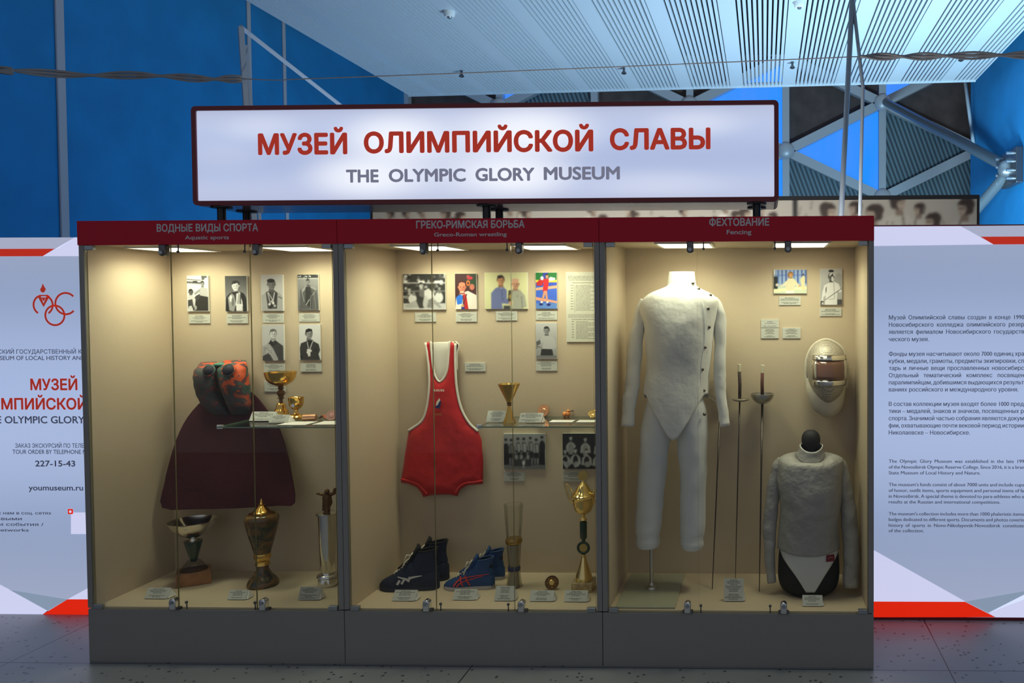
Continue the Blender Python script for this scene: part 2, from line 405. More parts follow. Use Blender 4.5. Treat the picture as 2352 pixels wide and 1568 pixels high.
M['chrome'] = mat('chrome', (0.75, 0.76, 0.78), 0.16, 1.0)
M['clamp'] = mat('brushed_clamp', (0.34, 0.37, 0.40), 0.35, 0.7)
M['darkmetal'] = mat('dark_metal', (0.13, 0.13, 0.14), 0.35, 0.8)
M['led'] = mat('led_diffuser', (0.9, 0.9, 0.85), 0.4, emit=(1.0, 0.90, 0.66), estr=5.0)
M['ledframe'] = mat('led_frame', (0.85, 0.83, 0.75), 0.4)
M['pane'] = mat_glass('pane_glass', (0.985, 0.99, 0.985), 0.3)
M['edge'] = mat('pane_edge', (0.30, 0.27, 0.15), 0.15)
M['shelfglass'] = mat_glass('shelf_glass', (0.95, 0.98, 0.95), .6)
M['shelfedge'] = mat('shelf_edge', (0.18, 0.30, 0.20), 0.15)
M['white'] = mat('white_board', (0.80, 0.80, 0.76), 0.6)
M['print'] = mat_print('print_surface', .5)
M['caption'] = mat_print('caption_print', .6)
M['signframe'] = mat('dark_red_frame', (0.16, 0.008, 0.02), 0.4)
M['signunder'] = mat('sign_underside', (0.55, 0.36, 0.40), 0.18)
M['black'] = mat('black_metal', (0.012, 0.012, 0.014), 0.4)
M['redtext'] = mat('red_lettering', S(190, 48, 30), 0.5, emit=S(205, 60, 40), estr=.42)
M['greytext'] = mat('grey_lettering', S(120, 122, 140), 0.5, emit=S(140, 142, 165), estr=.5)
M['ink'] = mat('dark_grey_ink', S(70, 74, 90), 0.6, emit=S(70, 76, 98), estr=.6)
M['boxred'] = mat('red_panel_print', S(215, 35, 10), 0.5, emit=S(218, 34, 4), estr=.9)
M['boxred_dim'] = mat('muted_red_print', S(190, 40, 20), 0.5, emit=S(186, 42, 22), estr=.8)
M['boxwhite'] = mat('white_panel_print', (0.5, 0.5, 0.55), 0.5, emit=S(203, 205, 236), estr=.92)
M['boxgrey'] = mat('grey_panel_print', (0.4, 0.4, 0.45), 0.5, emit=S(166, 172, 196), estr=.85)
M['boxgrey2'] = mat('darker_grey_panel_print', (0.3, 0.35, 0.4), 0.5, emit=S(132, 150, 172), estr=.85)
def lit_face(name, cols, spots=(), zr=(0, 2), base=.9):
    """backlit acrylic: unevenly lit by the tubes behind it (bands along its height, brighter spots)"""
    m = bpy.data.materials.new(name); m.use_nodes = True; nt = m.node_tree; b = nt.nodes['Principled BSDF']
    b.inputs['Base Color'].default_value = (.4, .4, .45, 1); b.inputs['Roughness'].default_value = .35
    tc = nt.nodes.new('ShaderNodeTexCoord'); sp = nt.nodes.new('ShaderNodeSeparateXYZ'); nt.links.new(tc.outputs['Object'], sp.inputs[0])
    mr = nt.nodes.new('ShaderNodeMapRange'); mr.inputs[1].default_value, mr.inputs[2].default_value = zr; nt.links.new(sp.outputs[2], mr.inputs[0])
    rp = nt.nodes.new('ShaderNodeValToRGB'); rp.color_ramp.interpolation = 'B_SPLINE'
    while len(rp.color_ramp.elements) < len(cols): rp.color_ramp.elements.new(.5)
    for e, (p, c) in zip(rp.color_ramp.elements, cols): e.position = p; e.color = (*S(*c), 1)
    nt.links.new(mr.outputs[0], rp.inputs[0]); last = rp.outputs[0]
    for (x, z, rx, rz, k) in spots:
        mp = nt.nodes.new('ShaderNodeMapping'); mp.inputs['Location'].default_value = (-x/rx, 0, -z/rz); mp.inputs['Scale'].default_value = (1/rx, 0, 1/rz)
        nt.links.new(tc.outputs['Object'], mp.inputs[0])
        ln = nt.nodes.new('ShaderNodeVectorMath'); ln.operation = 'LENGTH'; nt.links.new(mp.outputs[0], ln.inputs[0])
        q = nt.nodes.new('ShaderNodeMapRange'); q.interpolation_type = 'SMOOTHERSTEP'; q.inputs[1].default_value = 0; q.inputs[2].default_value = 1
        q.inputs[3].default_value = k; q.inputs[4].default_value = 0; nt.links.new(ln.outputs['Value'], q.inputs[0])
        mx = nt.nodes.new('ShaderNodeMix'); mx.data_type = 'RGBA'; nt.links.new(q.outputs[0], mx.inputs[0]); nt.links.new(last, mx.inputs[6]); mx.inputs[7].default_value = (*S(248, 250, 255), 1)
        last = mx.outputs[2]
    nt.links.new(last, b.inputs['Emission Color']); b.inputs['Emission Strength'].default_value = base
    return m

# ------------------------------------------------------------------ the hall
MB().box(-7.5, 9.5, -5, 16, -.10, 0).build('floor', M['floor'], origin=FLO, kind='structure')
MB().box(-5.2, -5.0, -4, 14.4, 0, 9).build('wall_left', M['blue_wall'], kind='structure')
q = MB(); q.box(6.6, 6.8, -1.5, 9.75, 0, 9); q.box(6.6, 9.5, 9.75, 9.9, 0, 9)
q.build('wall_right', M['blue_wall'], kind='structure')
for i, (u, v, wd) in enumerate(((140, 300, .048), (571, 150, .034), (652, 200, .032))):
    y = U(u, v, x=-5.0).y
    MB().box(-5.0, -4.97, y - wd*1.1, y + wd*1.1, 0, 9).build('trim_%d' % (i + 1), M['pipe'], bevel=.01, kind='structure')
# slatted ceiling: wide boards every 0.8 m with narrow slats between, running away from the camera
q = MB(); CX0, CX1 = -2.62, 6.34; CY1 = 8.85
def yend(x): return 9.10 - (x + 2.68)*.054
x = -2.1 - .8
while x < CX1 + .5:
    def bar(a, c, z0, z1):
        a, c = max(a, CX0), min(c, CX1)
        if c - a > .008:
            ye = yend((a + c)/2)
            q.add([(a + dx, yy, z) for z in (z0, z1) for yy in (-3.4, ye) for dx in (0, c - a)],
                  [(0, 2, 3, 1), (4, 5, 7, 6), (0, 1, 5, 4), (2, 6, 7, 3), (0, 4, 6, 2), (1, 3, 7, 5)])
    bar(x - .10, x + .10, 5.0, 5.03)
    for k in range(10):
        a = x + .10 + .02 + k*.059
        bar(a, a + .037, 5.0, 5.045)
    x += .8
q.add([(CX0, yend(CX0), 4.985), (CX1, yend(CX1), 4.985), (CX1, yend(CX1) + .03, 4.985), (CX0, yend(CX0) + .03, 4.985),
       (CX0, yend(CX0), 5.06), (CX1, yend(CX1), 5.06), (CX1, yend(CX1) + .03, 5.06), (CX0, yend(CX0) + .03, 5.06)],
      [(0, 3, 2, 1), (4, 5, 6, 7), (0, 1, 5, 4), (2, 3, 7, 6), (1, 2, 6, 5), (0, 4, 7, 3)])
q.build('ceiling', M['slat'], kind='structure')
MB().box(CX0, CX1, -3.4, 9.0, 5.55, 5.6).build('ceiling_void', M['void'], kind='structure')

# ---- triangulated space frame closing the hall at the back, with lit and dark panes
YB = 14.2
n1, n2 = U(2026, 238, y=YB), U(1805, 345, y=YB)
PXX = n1.x - n2.x; HZ = n1.z - n2.z; VP = 2.0*(n2.z - U(1805, 465, y=YB).z)*1.0
VP = HZ*2.06
def nd(i, j): return Vector((n1.x + i*PXX, YB, n1.z + (j + (0.5 if i % 2 else 0))*VP))      # odd columns are half a step up; (-1,-1) is the left joint
frame = thing('space_frame', 'triangulated grey steel space frame closing the hall behind the slatted ceiling', 'space frame', (n1.x, YB, 0))
lit, dark, teal = [], [], []
I0, I1 = -7, 3
def tri(a, b, c, kind):
    (lit if kind == 'L' else teal if kind == 'T' else dark).append((a, b, c))
KIND = {}
for i in range(I0, I1):
    for j in range(-4, 3):
        a, b_ = nd(i, j), nd(i, j + 1)
        o = 0 if i % 2 == 0 else 1
        r_ = nd(i + 1, j + o); l_ = nd(i - 1, j + o)
        def has(T, u, v):
            p = U(u, v, y=YB); sg = [(T[(k + 1) % 3].x - T[k].x)*(p.z - T[k].z) - (T[(k + 1) % 3].z - T[k].z)*(p.x - T[k].x) for k in range(3)]
            return min(sg) > 0 or max(sg) < 0
        def kind_of(T):
            if any(has(T, *q) for q in ((1185, 228), (1740, 222), (1796, 260), (1795, 420), (1980, 340), (2062, 208))): return 'L'
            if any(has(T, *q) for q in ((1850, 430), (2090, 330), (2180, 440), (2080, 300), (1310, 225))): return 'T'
            return 'D'
        rk, lk = kind_of((a, r_, b_)), kind_of((a, b_, l_))
        tri(a, r_, b_, rk); 
        tri(a, b_, l_, lk)
def pane_mesh(ts, y, inset):
    q = MB()
    for a, b_, c in ts:
        g = (a + b_ + c)/3
        q.quad(*[tuple(Vector((p.x, y, p.z)) + (Vector((g.x - p.x, 0, g.z - p.z)).normalized())*inset) for p in (a, b_)],
               tuple(Vector((c.x, y, c.z)) + Vector((g.x - c.x, 0, g.z - c.z)).normalized()*inset),
               tuple(Vector((c.x, y, c.z)) + Vector((g.x - c.x, 0, g.z - c.z)).normalized()*inset*1.001))
    return q
def tri_mesh(ts, y0, y1, inset):
    q = MB()
    for a, b_, c in ts:
        g = (a + b_ + c)/3
        P = [(p.x + (g.x - p.x)*inset, p.z + (g.z - p.z)*inset) for p in (a, b_, c)]
        q.prism(P, y0, y1)
    return q
tri_mesh(dark, YB + .20, YB + .24, 0).build('wall_back', M['brown'], kind='structure')
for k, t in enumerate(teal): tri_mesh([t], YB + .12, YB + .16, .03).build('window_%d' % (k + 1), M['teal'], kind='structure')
for k, t in enumerate(lit): tri_mesh([t], YB + .14, YB + .16, .02).build('window_%d' % (k + 1 + len(teal)), M['window'], kind='structure')
def strut(a, b_, wd, dp, parent, name='strut', m='steel', y=None):
    d = (b_ - a).normalized(); s = Vector((d.z, 0, -d.x)).normalized()*wd/2
    q = MB(); vs = []
    for p in (a, b_):
        for yy in (-dp/2, dp/2):
            for k in (-1, 1): vs.append(tuple(p + s*k + Vector((0, yy, 0))))
    q.add(vs, [(0, 1, 3, 2), (4, 6, 7, 5), (0, 4, 5, 1), (2, 3, 7, 6), (0, 2, 6, 4), (1, 5, 7, 3)])
    return q.build(name, M[m], parent)
def inview(p): return -5.5 < p.x < 9.6 and 2.5 < p.z < 8.4
for i in range(I0, I1 + 1):
    for j in range(-4, 3):
        a = nd(i, j); o = 0 if i % 2 == 0 else 1
        for b_, wd in ((nd(i, j + 1), .155), (nd(i + 1, j + o), .20), (nd(i + 1, j + o - 1), .20)):
            if inview(a) or inview(b_):
                if a.x > -6 and b_.x < 10.5: strut(a, b_, wd, .16, frame)
        if inview(a): MB().ball((a.x, a.y - .1, a.z), .19, .12, .19).build('node', M['steel'], frame, smooth=True)
# round tubes reaching forward to a bracket on the right wall
bk = U(2322, 388, x=6.55)
for tgt, rr in ((n1 + Vector((.05, -.15, 0)), .085), (U(2150, 590, y=9.3), .078)):
    MB().tube([tgt, bk], rr, 14).build('brace_tube', M['tube'], frame, smooth=50)
q = MB(); q.box(6.50, 6.60, bk.y - .38, bk.y + .3, bk.z - .24, bk.z + .24)
q.build('wall_bracket', M['darkmetal'], frame, bevel=.01)
for dz in (-.17, -.06, .06, .17):
    for dy in (-.28, .2):
        MB().tube([(6.40, bk.y + dy, bk.z + dz), (6.52, bk.y + dy, bk.z + dz)], .022, 8).build('bolt', M['clamp'], frame)
MB().ball((6.5, bk.y, bk.z), .13, .13, .13).build('node', M['clamp'], frame, smooth=True)
# hanger rod beside the ceiling end, right
a, b_ = U(2217, 190, y=9.6), U(2236, 330, y=9.6)
MB().tube([a, b_ ], .03, 8).build('hanger_rod', M['steel'], frame, smooth=True)

# ---- small fittings on the ceiling
for u, v, lab in ((1032, 27, 'white round smoke detector under the slatted ceiling, over the sign title'), (1836, 5, 'white round smoke detector under the slatted ceiling, near the thin right poles')):
    p = U(u, v, z=5.0); t = thing('smoke_detector', lab, 'smoke detector', (p.x, p.y, 4.93), 'ceiling smoke detectors')
    MB().lathe((p.x, p.y), [(4.94, .045), (4.955, .06), (5.0, .065)], 20).build('housing', M['white'], t, smooth=40)
    MB().lathe((p.x, p.y), [(4.925, .02), (4.94, .028)], 14).build('sensor', M['clamp'], t, smooth=40)
for u, v, lab in ((1060, 170, 'leftmost small sprinkler head under the ceiling, beside the thin wire'), (1433, 163, 'small sprinkler head under the ceiling above the middle of the sign'),
                  (1820, 150, 'small sprinkler head under the ceiling just left of the thin poles'), (2207, 133, 'rightmost small sprinkler head under the ceiling below the thick cable')):
    p = U(u, v, z=4.95); t = thing('sprinkler_head', lab, 'sprinkler', (p.x, p.y, 4.93), 'ceiling sprinkler heads')
    MB().lathe((p.x, p.y), [(4.95, .014), (5.0, .02)], 10).build('pipe_stub', M['darkmetal'], t, smooth=40)
    MB().lathe((p.x, p.y), [(4.90, .012), (4.915, .04), (4.95, .018)], 12).build('deflector', M['darkmetal'], t, smooth=40)

# ---- thin poles with a cable strung between them, behind the displays
YP = 1.2
ap, pb = U(553, 62, y=YP), U(583, 500, y=YP)
def ext(a, b_, z=0.0): return a + (b_ - a)*((z - a.z)/(b_.z - a.z))
t = thing('pole_frame', 'pale angular pole frame rising behind the left end of the hanging sign', 'pole frame', (ap.x, YP, 0))
f0 = ext(ap, pb)
MB().tube([f0, ap], .020, 4).build('upright', M['steel'], t)
b2 = U(590, 500, y=YP + .05); MB().tube([ext(ap, b2), ap + Vector((.012, .03, -.1))], .012, 4).build('upright', M['steel'], t)
b3 = ext(ap, U(780, 240, y=2.3), .02); MB().tube([ap, b3], .017, 4).build('brace', M['steel'], t)
ar = U(1958, -10, y=YP)
t = thing('pole_frame', 'thin two-legged pole frame standing behind the right end of the cabinets', 'pole frame', (ar.x, YP, 0))
MB().tube([ext(ar, U(1932, 490, y=YP)), ar], .016, 8).build('upright', M['steel'], t, smooth=True)
m1_ = U(1982, 200, y=YP); MB().tube([ext(m1_, U(1975, 490, y=YP)), m1_, ar], .011, 8).build('upright', M['steel'], t, smooth=True)
def cable(pts, r, lab, name='cable'):
    P = [q_ if isinstance(q_, Vector) else U(q_[0], q_[1], y=q_[2] - .035) for q_ in pts]
    Q = [Vector(crv([(i, *p) for i, p in enumerate(P)], k*(len(P) - 1)/40)) for k in range(41)]
    q = MB(); q.tube(Q, r, 8)
    if r > .008:
        for s in range(2): q.tube([p + Vector((0, .012*math.cos(i*.5 + s*3.1), .016*math.sin(i*.45 + s*3.1))) for i, p in enumerate(Q)], .007, 6)
    return q.build(name, M['darkcable'], smooth=True, label=lab, cat='cable', kind=None)
M['darkcable'] = mat('grey_cable', (0.32, 0.32, 0.33), 0.6)
cable([Vector((-4.98, YP - .9, 3.12)), (-120, 155, YP - .3), (0, 160, YP - .2), (180, 172, YP), (340, 173, YP), (470, 181, YP), (556, 181, YP)], .010, 'thick twisted cable crossing the blue wall at the left, up to the pole frame')
cable([(556, 181, YP), (640, 184, YP), (700, 181, YP), (1060, 168, YP), (1500, 150, YP), (1970, 130, YP)], .0032, 'thin wire strung between the two pole frames in front of the ceiling')
cable([(1976, 130, YP), (2080, 130, YP), (2200, 128, YP - .05), (2352, 126, YP - .1), (2480, 124, YP - .2), Vector((6.58, YP - .7, 3.0))], .010, 'thick twisted cable running right from the thin poles to the right edge')

# ---- sepia mural standing behind the cabinets
YM = 2.0
tr = U(2250, 447, y=YM); x0m = U(850, 480, y=YM).x
t = thing('mural_panel', 'wide sepia photo mural of a crowd standing behind the cabinets', 'mural', (tr.x - 1.5, YM, 0))
MB().box(x0m, tr.x, YM, YM + .06, 0, tr.z).build('frame', M['black'], t)
pic = Pic(tr.x - x0m - .04, .5, (188, 182, 166), 420)
rr = random.Random(5)
Wm = tr.x - x0m - .04
def mu(u): return (U(u, 470, y=YM - .005).x - x0m - .02)/Wm
LIGHT = [(206, 202, 186), (196, 191, 174), (214, 210, 196), (176, 170, 154)]
def fig(x, y, s, turn):
    pic.p([(x - s*2.4, y + s*7), (x - s*2.0, y + s*2.3), (x - s*.7, y + s*1.5), (x + s*.8, y + s*1.5), (x + s*2.1, y + s*2.5), (x + s*2.5, y + s*7)], rr.choice(LIGHT))
    pic.l(x + turn*s*.5, y + s*1.7, x + turn*s*.9, y + s*5, s*.25, (128, 116, 100)); pic.l(x - s*1.6, y + s*2.6, x - s*1.9, y + s*5, s*.2, (150, 138, 120))
    pic.p([(x - s*.45, y + s*.8), (x + s*.5, y + s*.8), (x + s*.6, y + s*1.8), (x - s*.5, y + s*1.8)], (140, 122, 104))
    pic.e(x, y, s*.85, s*1.05, (78, 64, 54)); pic.e(x - turn*s*.5, y - s*.35, s*.8, s*.75, (66, 54, 46)); pic.e(x - turn*s*.7, y + s*.3, s*.45, s*.6, (70, 58, 50))
    pic.e(x + turn*s*.3, y + s*.28, s*.55, s*.78, (184, 168, 146)); pic.e(x + turn*s*.1, y - s*.5, s*.7, s*.3, (62, 50, 42))
    pic.r(x + turn*s*.3 - s*.4, y + s*.12, x + turn*s*.3 + s*.4, y + s*.24, (90, 74, 62)); pic.r(x + turn*s*.45 - s*.2, y + s*.72, x + turn*s*.45 + s*.2, y + s*.8, (110, 90, 76))
for k in range(44):
    u = 866 + k*25 + rr.uniform(-7, 7)
    if u < 1860: fig(mu(u), rr.uniform(.008, .045), rr.uniform(.006, .0085), rr.choice([-1, 1]))
for u, v, s, tn in ((1905, 476, .0125, 1), (1962, 470, .010, -1), (2005, 482, .0135, -1), (2065, 458, .012, 1), (2110, 474, .009, -1), (2140, 500, .012, -1), (2215, 470, .013, -1)):
    fig(mu(u), (v - 452)*mpp(YM)/Wm, s, tn)
for k in range(60):
    x = rr.random(); y = rr.uniform(0, .08); pic.l(x, y, x + rr.uniform(-.006, .006), y + rr.uniform(.004, .016), .0016, rr.choice([(96, 84, 72), (190, 186, 172)]), .7)
for u0 in (2000, 2024, 2044):
    x = mu(u0); pic.l(x, .064, x + .002, .082, .003, (110, 98, 84))
pic.e(mu(2010), .073, .006, .009, (110, 98, 84), al=.5)
pic.l(mu(2026), .080, mu(2044), .066, .003, (110, 98, 84))
sx_ = mu(1826); pic.r(sx_ - .0035, 0, sx_ + .0035, 1, (40, 38, 38))
picture('printed_crowd', pic.out(2), (x0m + .02, YM - .004, tr.z - .5 - .03), (tr.x - .02, YM - .004, tr.z - .5 - .03), (tr.x - .02, YM - .004, tr.z - .03), (x0m + .02, YM - .004, tr.z - .03), t, M['print'])
# ------------------------------------------------------------------ display cabinets
HC, DB, ZF, ZH = 2.023, 0.50, 0.252, 1.918        # height, depth to the lining, display floor, underside of header
XS = [0.0, 1.1956, 2.3785, 3.60]
SID = .028
CABLAB = ['left grey glass cabinet headed for aquatic sports', 'middle grey glass cabinet headed for Greco-Roman wrestling', 'right grey glass cabinet headed for fencing']
HEAD = [(('ВОДНЫЕ ВИДЫ СПОРТА', 360, 593, 533, 18, 530), ('Aquatic sports', 425, 526, 550, 9.5, 549)),
        (('ГРЕКО-РИМСКАЯ БОРЬБА', 956, 1205, 525, 18, 522.5), ('Greco-Roman wrestling', 997, 1164, 543, 9.5, 542)),
        (('ФЕХТОВАНИЕ', 1629, 1767, 519.5, 18, 517.5), ('Fencing', 1669, 1726, 538, 11, 537.5))]
LOCKS = [((373, 588), (397, 603), (410, 563), (430, 587)), ((972, 1192), (979, 1197), (1006, 1165), (1013, 1168)), ((1585, 1810), (1579, 1800), (1616, 1780), (1610, 1769))]
PANES = [(401, 582), (996.5, 1177.5), (1603, 1788)]
LAMPS = [((318, 567.5), (612, 566)), ((905, 562), (1180, 560)), ((1503, 552), (1783, 550.5))]
cabs = []
for i in range(3):
    a, c = XS[i], XS[i + 1]; A, C = a + SID, c - SID
    t = thing('display_cabinet', CABLAB[i], 'display cabinet', ((a + c)/2, .27, 0), 'grey glass display cabinets'); cabs.append(t)
    g = .0012
    q = MB(); q.box(a + g, A - .004, 0, DB + .03, ZF, ZH); q.box(C + .004, c - g, 0, DB + .03, ZF, ZH); q.box(a + g, c - g, .012, DB + .03, ZH + .012, HC - .004); q.box(a + g, c - g, DB + .006, DB + .03, 0, ZH + .012)
    q.build('carcass', M['cab'], t)
    MB().box(a + g, c - g, 0.0, DB + .005, 0.0, ZF - .006).build('plinth', M['cab'], t, bevel=.002)
    q = MB()
    q.box(A - .004, A, .016, DB, ZF, ZH); q.box(C, C + .004, .016, DB, ZF, ZH); q.box(A - .004, C + .004, DB, DB + .006, ZF - .006, ZH + .006)
    q.box(A - .004, C + .004, .016, DB, ZF - .006, ZF); q.box(A - .004, C + .004, .016, DB, ZH, ZH + .006)
    q.build('lining', M['liner'], t)
    MB().box(a + g, c - g, -.006, .012, ZH - .004, HC).build('header_board', M['header'], t)
    for s_, (tx, u0, u1, vb, cap, vb1) in enumerate(HEAD[i]):
        text(tx, 'header_lettering', t, M['header_text'], -.0064, u0, u1, vb, cap, .026 if s_ == 0 else .018, .0006, vb1=vb1)
    xe = [A + .001] + [U(u, 950, y=.006).x for u in PANES[i]] + [C - .001]
    for k in range(3):
        x0, x1 = xe[k] + .0012, xe[k + 1] - .0012
        q = MB(); y0, y1, z0, z1 = .003, .009, ZF - .004, ZH - .004
        q.m = 0; q.quad((x0, y0, z0), (x1, y0, z0), (x1, y0, z1), (x0, y0, z1)); q.quad((x0, y1, z0), (x0, y1, z1), (x1, y1, z1), (x1, y1, z0))
        q.m = 1; q.quad((x0, y0, z0), (x0, y0, z1), (x0, y1, z1), (x0, y1, z0)); q.quad((x1, y0, z0), (x1, y1, z0), (x1, y1, z1), (x1, y0, z1))
        q.quad((x0, y0, z0), (x0, y1, z0), (x1, y1, z0), (x1, y0, z0)); q.quad((x0, y0, z1), (x1, y0, z1), (x1, y1, z1), (x0, y1, z1))
        q.build('glass_pane', [M['pane'], M['edge']], t)
    for x0, z0 in ((A + .002, ZF - .004), (C - .042, ZF - .004), (A + .002, ZH - .026), (C - .042, ZH - .026)):
        MB().box(x0, x0 + .040, -.006, .014, z0, z0 + .020).build('corner_clamp', M['clamp'], t, bevel=.002)
    for row, z, sg in ((0, ZH - .004, -1), (1, ZF - .002, 1)):
        for u in LOCKS[i][row]:
            x = U(u, 568 if row == 0 else 1390, y=-.012).x
            q = MB(); prof = []
            for k in range(13):
                an = math.pi*k/12; prof.append((x + .015*math.cos(an), z + sg*(.038 + .014*math.sin(an))))
            pts = [(x + .015, z)] + prof + [(x - .015, z)]
            if sg < 0: pts = pts[::-1]
            q.prism(pts, -.020, .016)
            lk = q.build('pane_lock', M['chrome'] if row else M['darkmetal'], t, bevel=.005, smooth=40)
            zc = z + sg*.036
            MB().tube([(x, -.021, zc), (x, -.026, zc)], .0085, 14).build('keyhole', M['clamp'], lk)
            if row:
                MB().box(x - .024, x + .024, -.008, .016, z - .002, z + .008).build('lock_foot', M['darkmetal'], lk, bevel=.002)
        for u in LOCKS[i][row + 2]:
            x = U(u, 568 if row == 0 else 1390, y=-.002).x
            q = MB(); q.tube([(x, -.004, z), (x, -.004, z + sg*.030)], .0028, 8); q.ball((x, -.006, z + sg*.033), .0065)
            q.build('latch_pin', M['darkmetal'], t, smooth=True)
    for (u, v) in LAMPS[i]:
        p = U(u, v, z=ZH); w_, d_ = .235, .27; y0 = max(.06, min(p.y, .13)); x0 = p.x
        f = MB(); 
        for bx in ((x0 - .012, x0 + w_ + .012, y0 - .012, y0), (x0 - .012, x0 + w_ + .012, y0 + d_, y0 + d_ + .012), (x0 - .012, x0, y0, y0 + d_), (x0 + w_, x0 + w_ + .012, y0, y0 + d_)):
            f.box(*bx, ZH - .010, ZH - .001)
        fr = f.build('light_fitting', M['ledframe'], t)
        MB().box(x0, x0 + w_, y0, y0 + d_, ZH - .006, ZH - .002).build('light_diffuser', M['led'], fr)
        lamp('cabinet_light', (x0 + w_/2, y0 + d_/2, ZH - .012), (x0 + w_/2, y0 + d_/2, 0), w_ - .02, 2.6, (.82, .86, .61), d_ - .02, math.radians(146))

# glass shelves of the left and middle cabinets
ZS = 1.062; ZS1 = 1.071
for i, ul in ((0, 497), (1, 1097)):
    x0 = U(ul, 979, y=.10 if i == 0 else .17).x; x1 = XS[i + 1] - SID - .002; (y0, y1), zs = ((.10, .425), ZS1) if i == 0 else ((.17, DB - .003), ZS)
    q = MB(); q.m = 0; z0, z1 = zs - .006, zs
    q.quad((x0, y0, z1), (x1, y0, z1), (x1, y1, z1), (x0, y1, z1)); q.quad((x0, y0, z0), (x0, y1, z0), (x1, y1, z0), (x1, y0, z0))
    q.m = 1; q.quad((x0, y0, z0), (x1, y0, z0), (x1, y0, z1), (x0, y0, z1)); q.quad((x0, y1, z0), (x0, y1, z1), (x1, y1, z1), (x1, y1, z0)); q.quad((x0, y0, z0), (x0, y0, z1), (x0, y1, z1), (x0, y1, z0)); q.quad((x1, y0, z0), (x1, y1, z0), (x1, y1, z1), (x1, y0, z1))
    sh = q.build('glass_shelf', [M['shelfglass'], M['shelfedge']], cabs[i])
    for yy in (y0 + .02, .40):
        MB().box(x0 - .014, x0 + .012, yy, yy + .014, zs - .014, zs + .006).build('shelf_clip', M['chrome'], sh, bevel=.002)

# ------------------------------------------------------------------ hanging sign on posts
YS, YS1 = .05, .36
q4 = [U(440, 248, y=YS), U(1790, 227, y=YS), U(1787, 460, y=YS), U(447, 474, y=YS)]
sx0, sx1 = (q4[0].x + q4[3].x)/2, (q4[1].x + q4[2].x)/2; sz0, sz1 = (q4[2].z + q4[3].z)/2, (q4[0].z + q4[1].z)/2
sign = thing('illuminated_sign', 'long backlit white sign with red title, raised on black posts above the cabinets', 'sign', ((sx0 + sx1)/2, YS, sz0))
def rrect(x0, x1, z0, z1, r, n=6):
    P = []
    for cx, cz, a0 in ((x1 - r, z0 + r, -90), (x1 - r, z1 - r, 0), (x0 + r, z1 - r, 90), (x0 + r, z0 + r, 180)):
        P += [(cx + r*math.cos(math.radians(a0 + 90*k/n)), cz + r*math.sin(math.radians(a0 + 90*k/n))) for k in range(n + 1)]
    return P
fw = .020
o_, i_ = rrect(sx0, sx1, sz0, sz1, .02), rrect(sx0 + fw, sx1 - fw, sz0 + fw, sz1 - fw, .006)
q = MB(); n = len(o_)
vs = [(x, YS - .008, z) for x, z in o_] + [(x, YS - .008, z) for x, z in i_] + [(x, YS1, z) for x, z in o_] + [(x, YS + .01, z) for x, z in i_]
fs = []
for k in range(n):
    m_ = (k + 1) % n
    fs += [(k, m_, n + m_, n + k), (k, 2*n + k, 2*n + m_, m_), (n + k, n + m_, 3*n + m_, 3*n + k)]
fs.append(tuple(range(2*n, 3*n)))
q.add(vs, fs); q.build('sign_frame', M['signframe'], sign)
MB().box(sx0 + .02, sx1 - .02, YS + .012, YS1 - .01, sz0 - .0015, sz0).build('underside', M['signunder'], sign)
W_, H_ = sx1 - sx0, sz1 - sz0
M['signface'] = lit_face('sign_face_acrylic', [(0, (170, 178, 205)), (.14, (186, 196, 224)), (.34, (166, 180, 214)), (.5, (160, 174, 210)), (.72, (178, 192, 224)), (.9, (180, 190, 218)), (1, (158, 168, 196))],
    [(-.20*W_, .28*H_, .42, .16, .75), (-.155*W_, .66*H_, .36, .17, .7), (.055*W_, .28*H_, .42, .16, .75), (.08*W_, .72*H_, .46, .18, .75), (-.45*W_, .5*H_, .35, .12, .12), (-.06*W_, .5*H_, .9, .3, .4), (.36*W_, .78*H_, .34, .1, .3), (.3*W_, .18*H_, .5, .1, .2), (-.38*W_, .78*H_, .3, .1, .22)], (0, H_), .98)
q = MB(); q.add([(x, YS, z) for x, z in i_], [tuple(range(n))]); q.add([(x, YS + .012, z) for x, z in i_], [tuple(reversed(range(n)))])
q.build('sign_face', M['signface'], sign, recalc=False)
text('МУЗЕЙ', 'red_title_lettering', sign, M['redtext'], YS - .0015, 593, 798, 356.5, 50, .038, vb1=354)
text('ОЛИМПИЙСКОЙ', 'red_title_lettering', sign, M['redtext'], YS - .0015, 836, 1363, 353.5, 50, .038, vb1=346.5)
text('СЛАВЫ', 'red_title_lettering', sign, M['redtext'], YS - .0015, 1401, 1632, 345.5, 50, .038, vb1=342)
for tx, u0, u1, v0, v1 in (('THE', 795, 870, 420, 418.5), ('OLYMPIC', 893, 1070, 418.5, 416.5), ('GLORY', 1092, 1228, 416.5, 414.5), ('MUSEUM', 1249, 1424, 414, 411.5)):
    text(tx, 'grey_subtitle_lettering', sign, M['greytext'], YS - .0015, u0, u1, v0, 32, .034, vb1=v1)
for u, y in ((509, .10), (567, .27), (1118, .10), (1147, .27), (1738, .10), (1738, .27)):
    x = U(u, 492, y=y).x
    p = MB().tube([(x, y, HC - .003), (x, y, sz0 + .002)], .018, 16).build('support_post', M['black'], sign, smooth=40)
    MB().tube([(x, y, sz0 - .007), (x, y, sz0)], .045, 16).build('post_flange', M['black'], p, smooth=40)

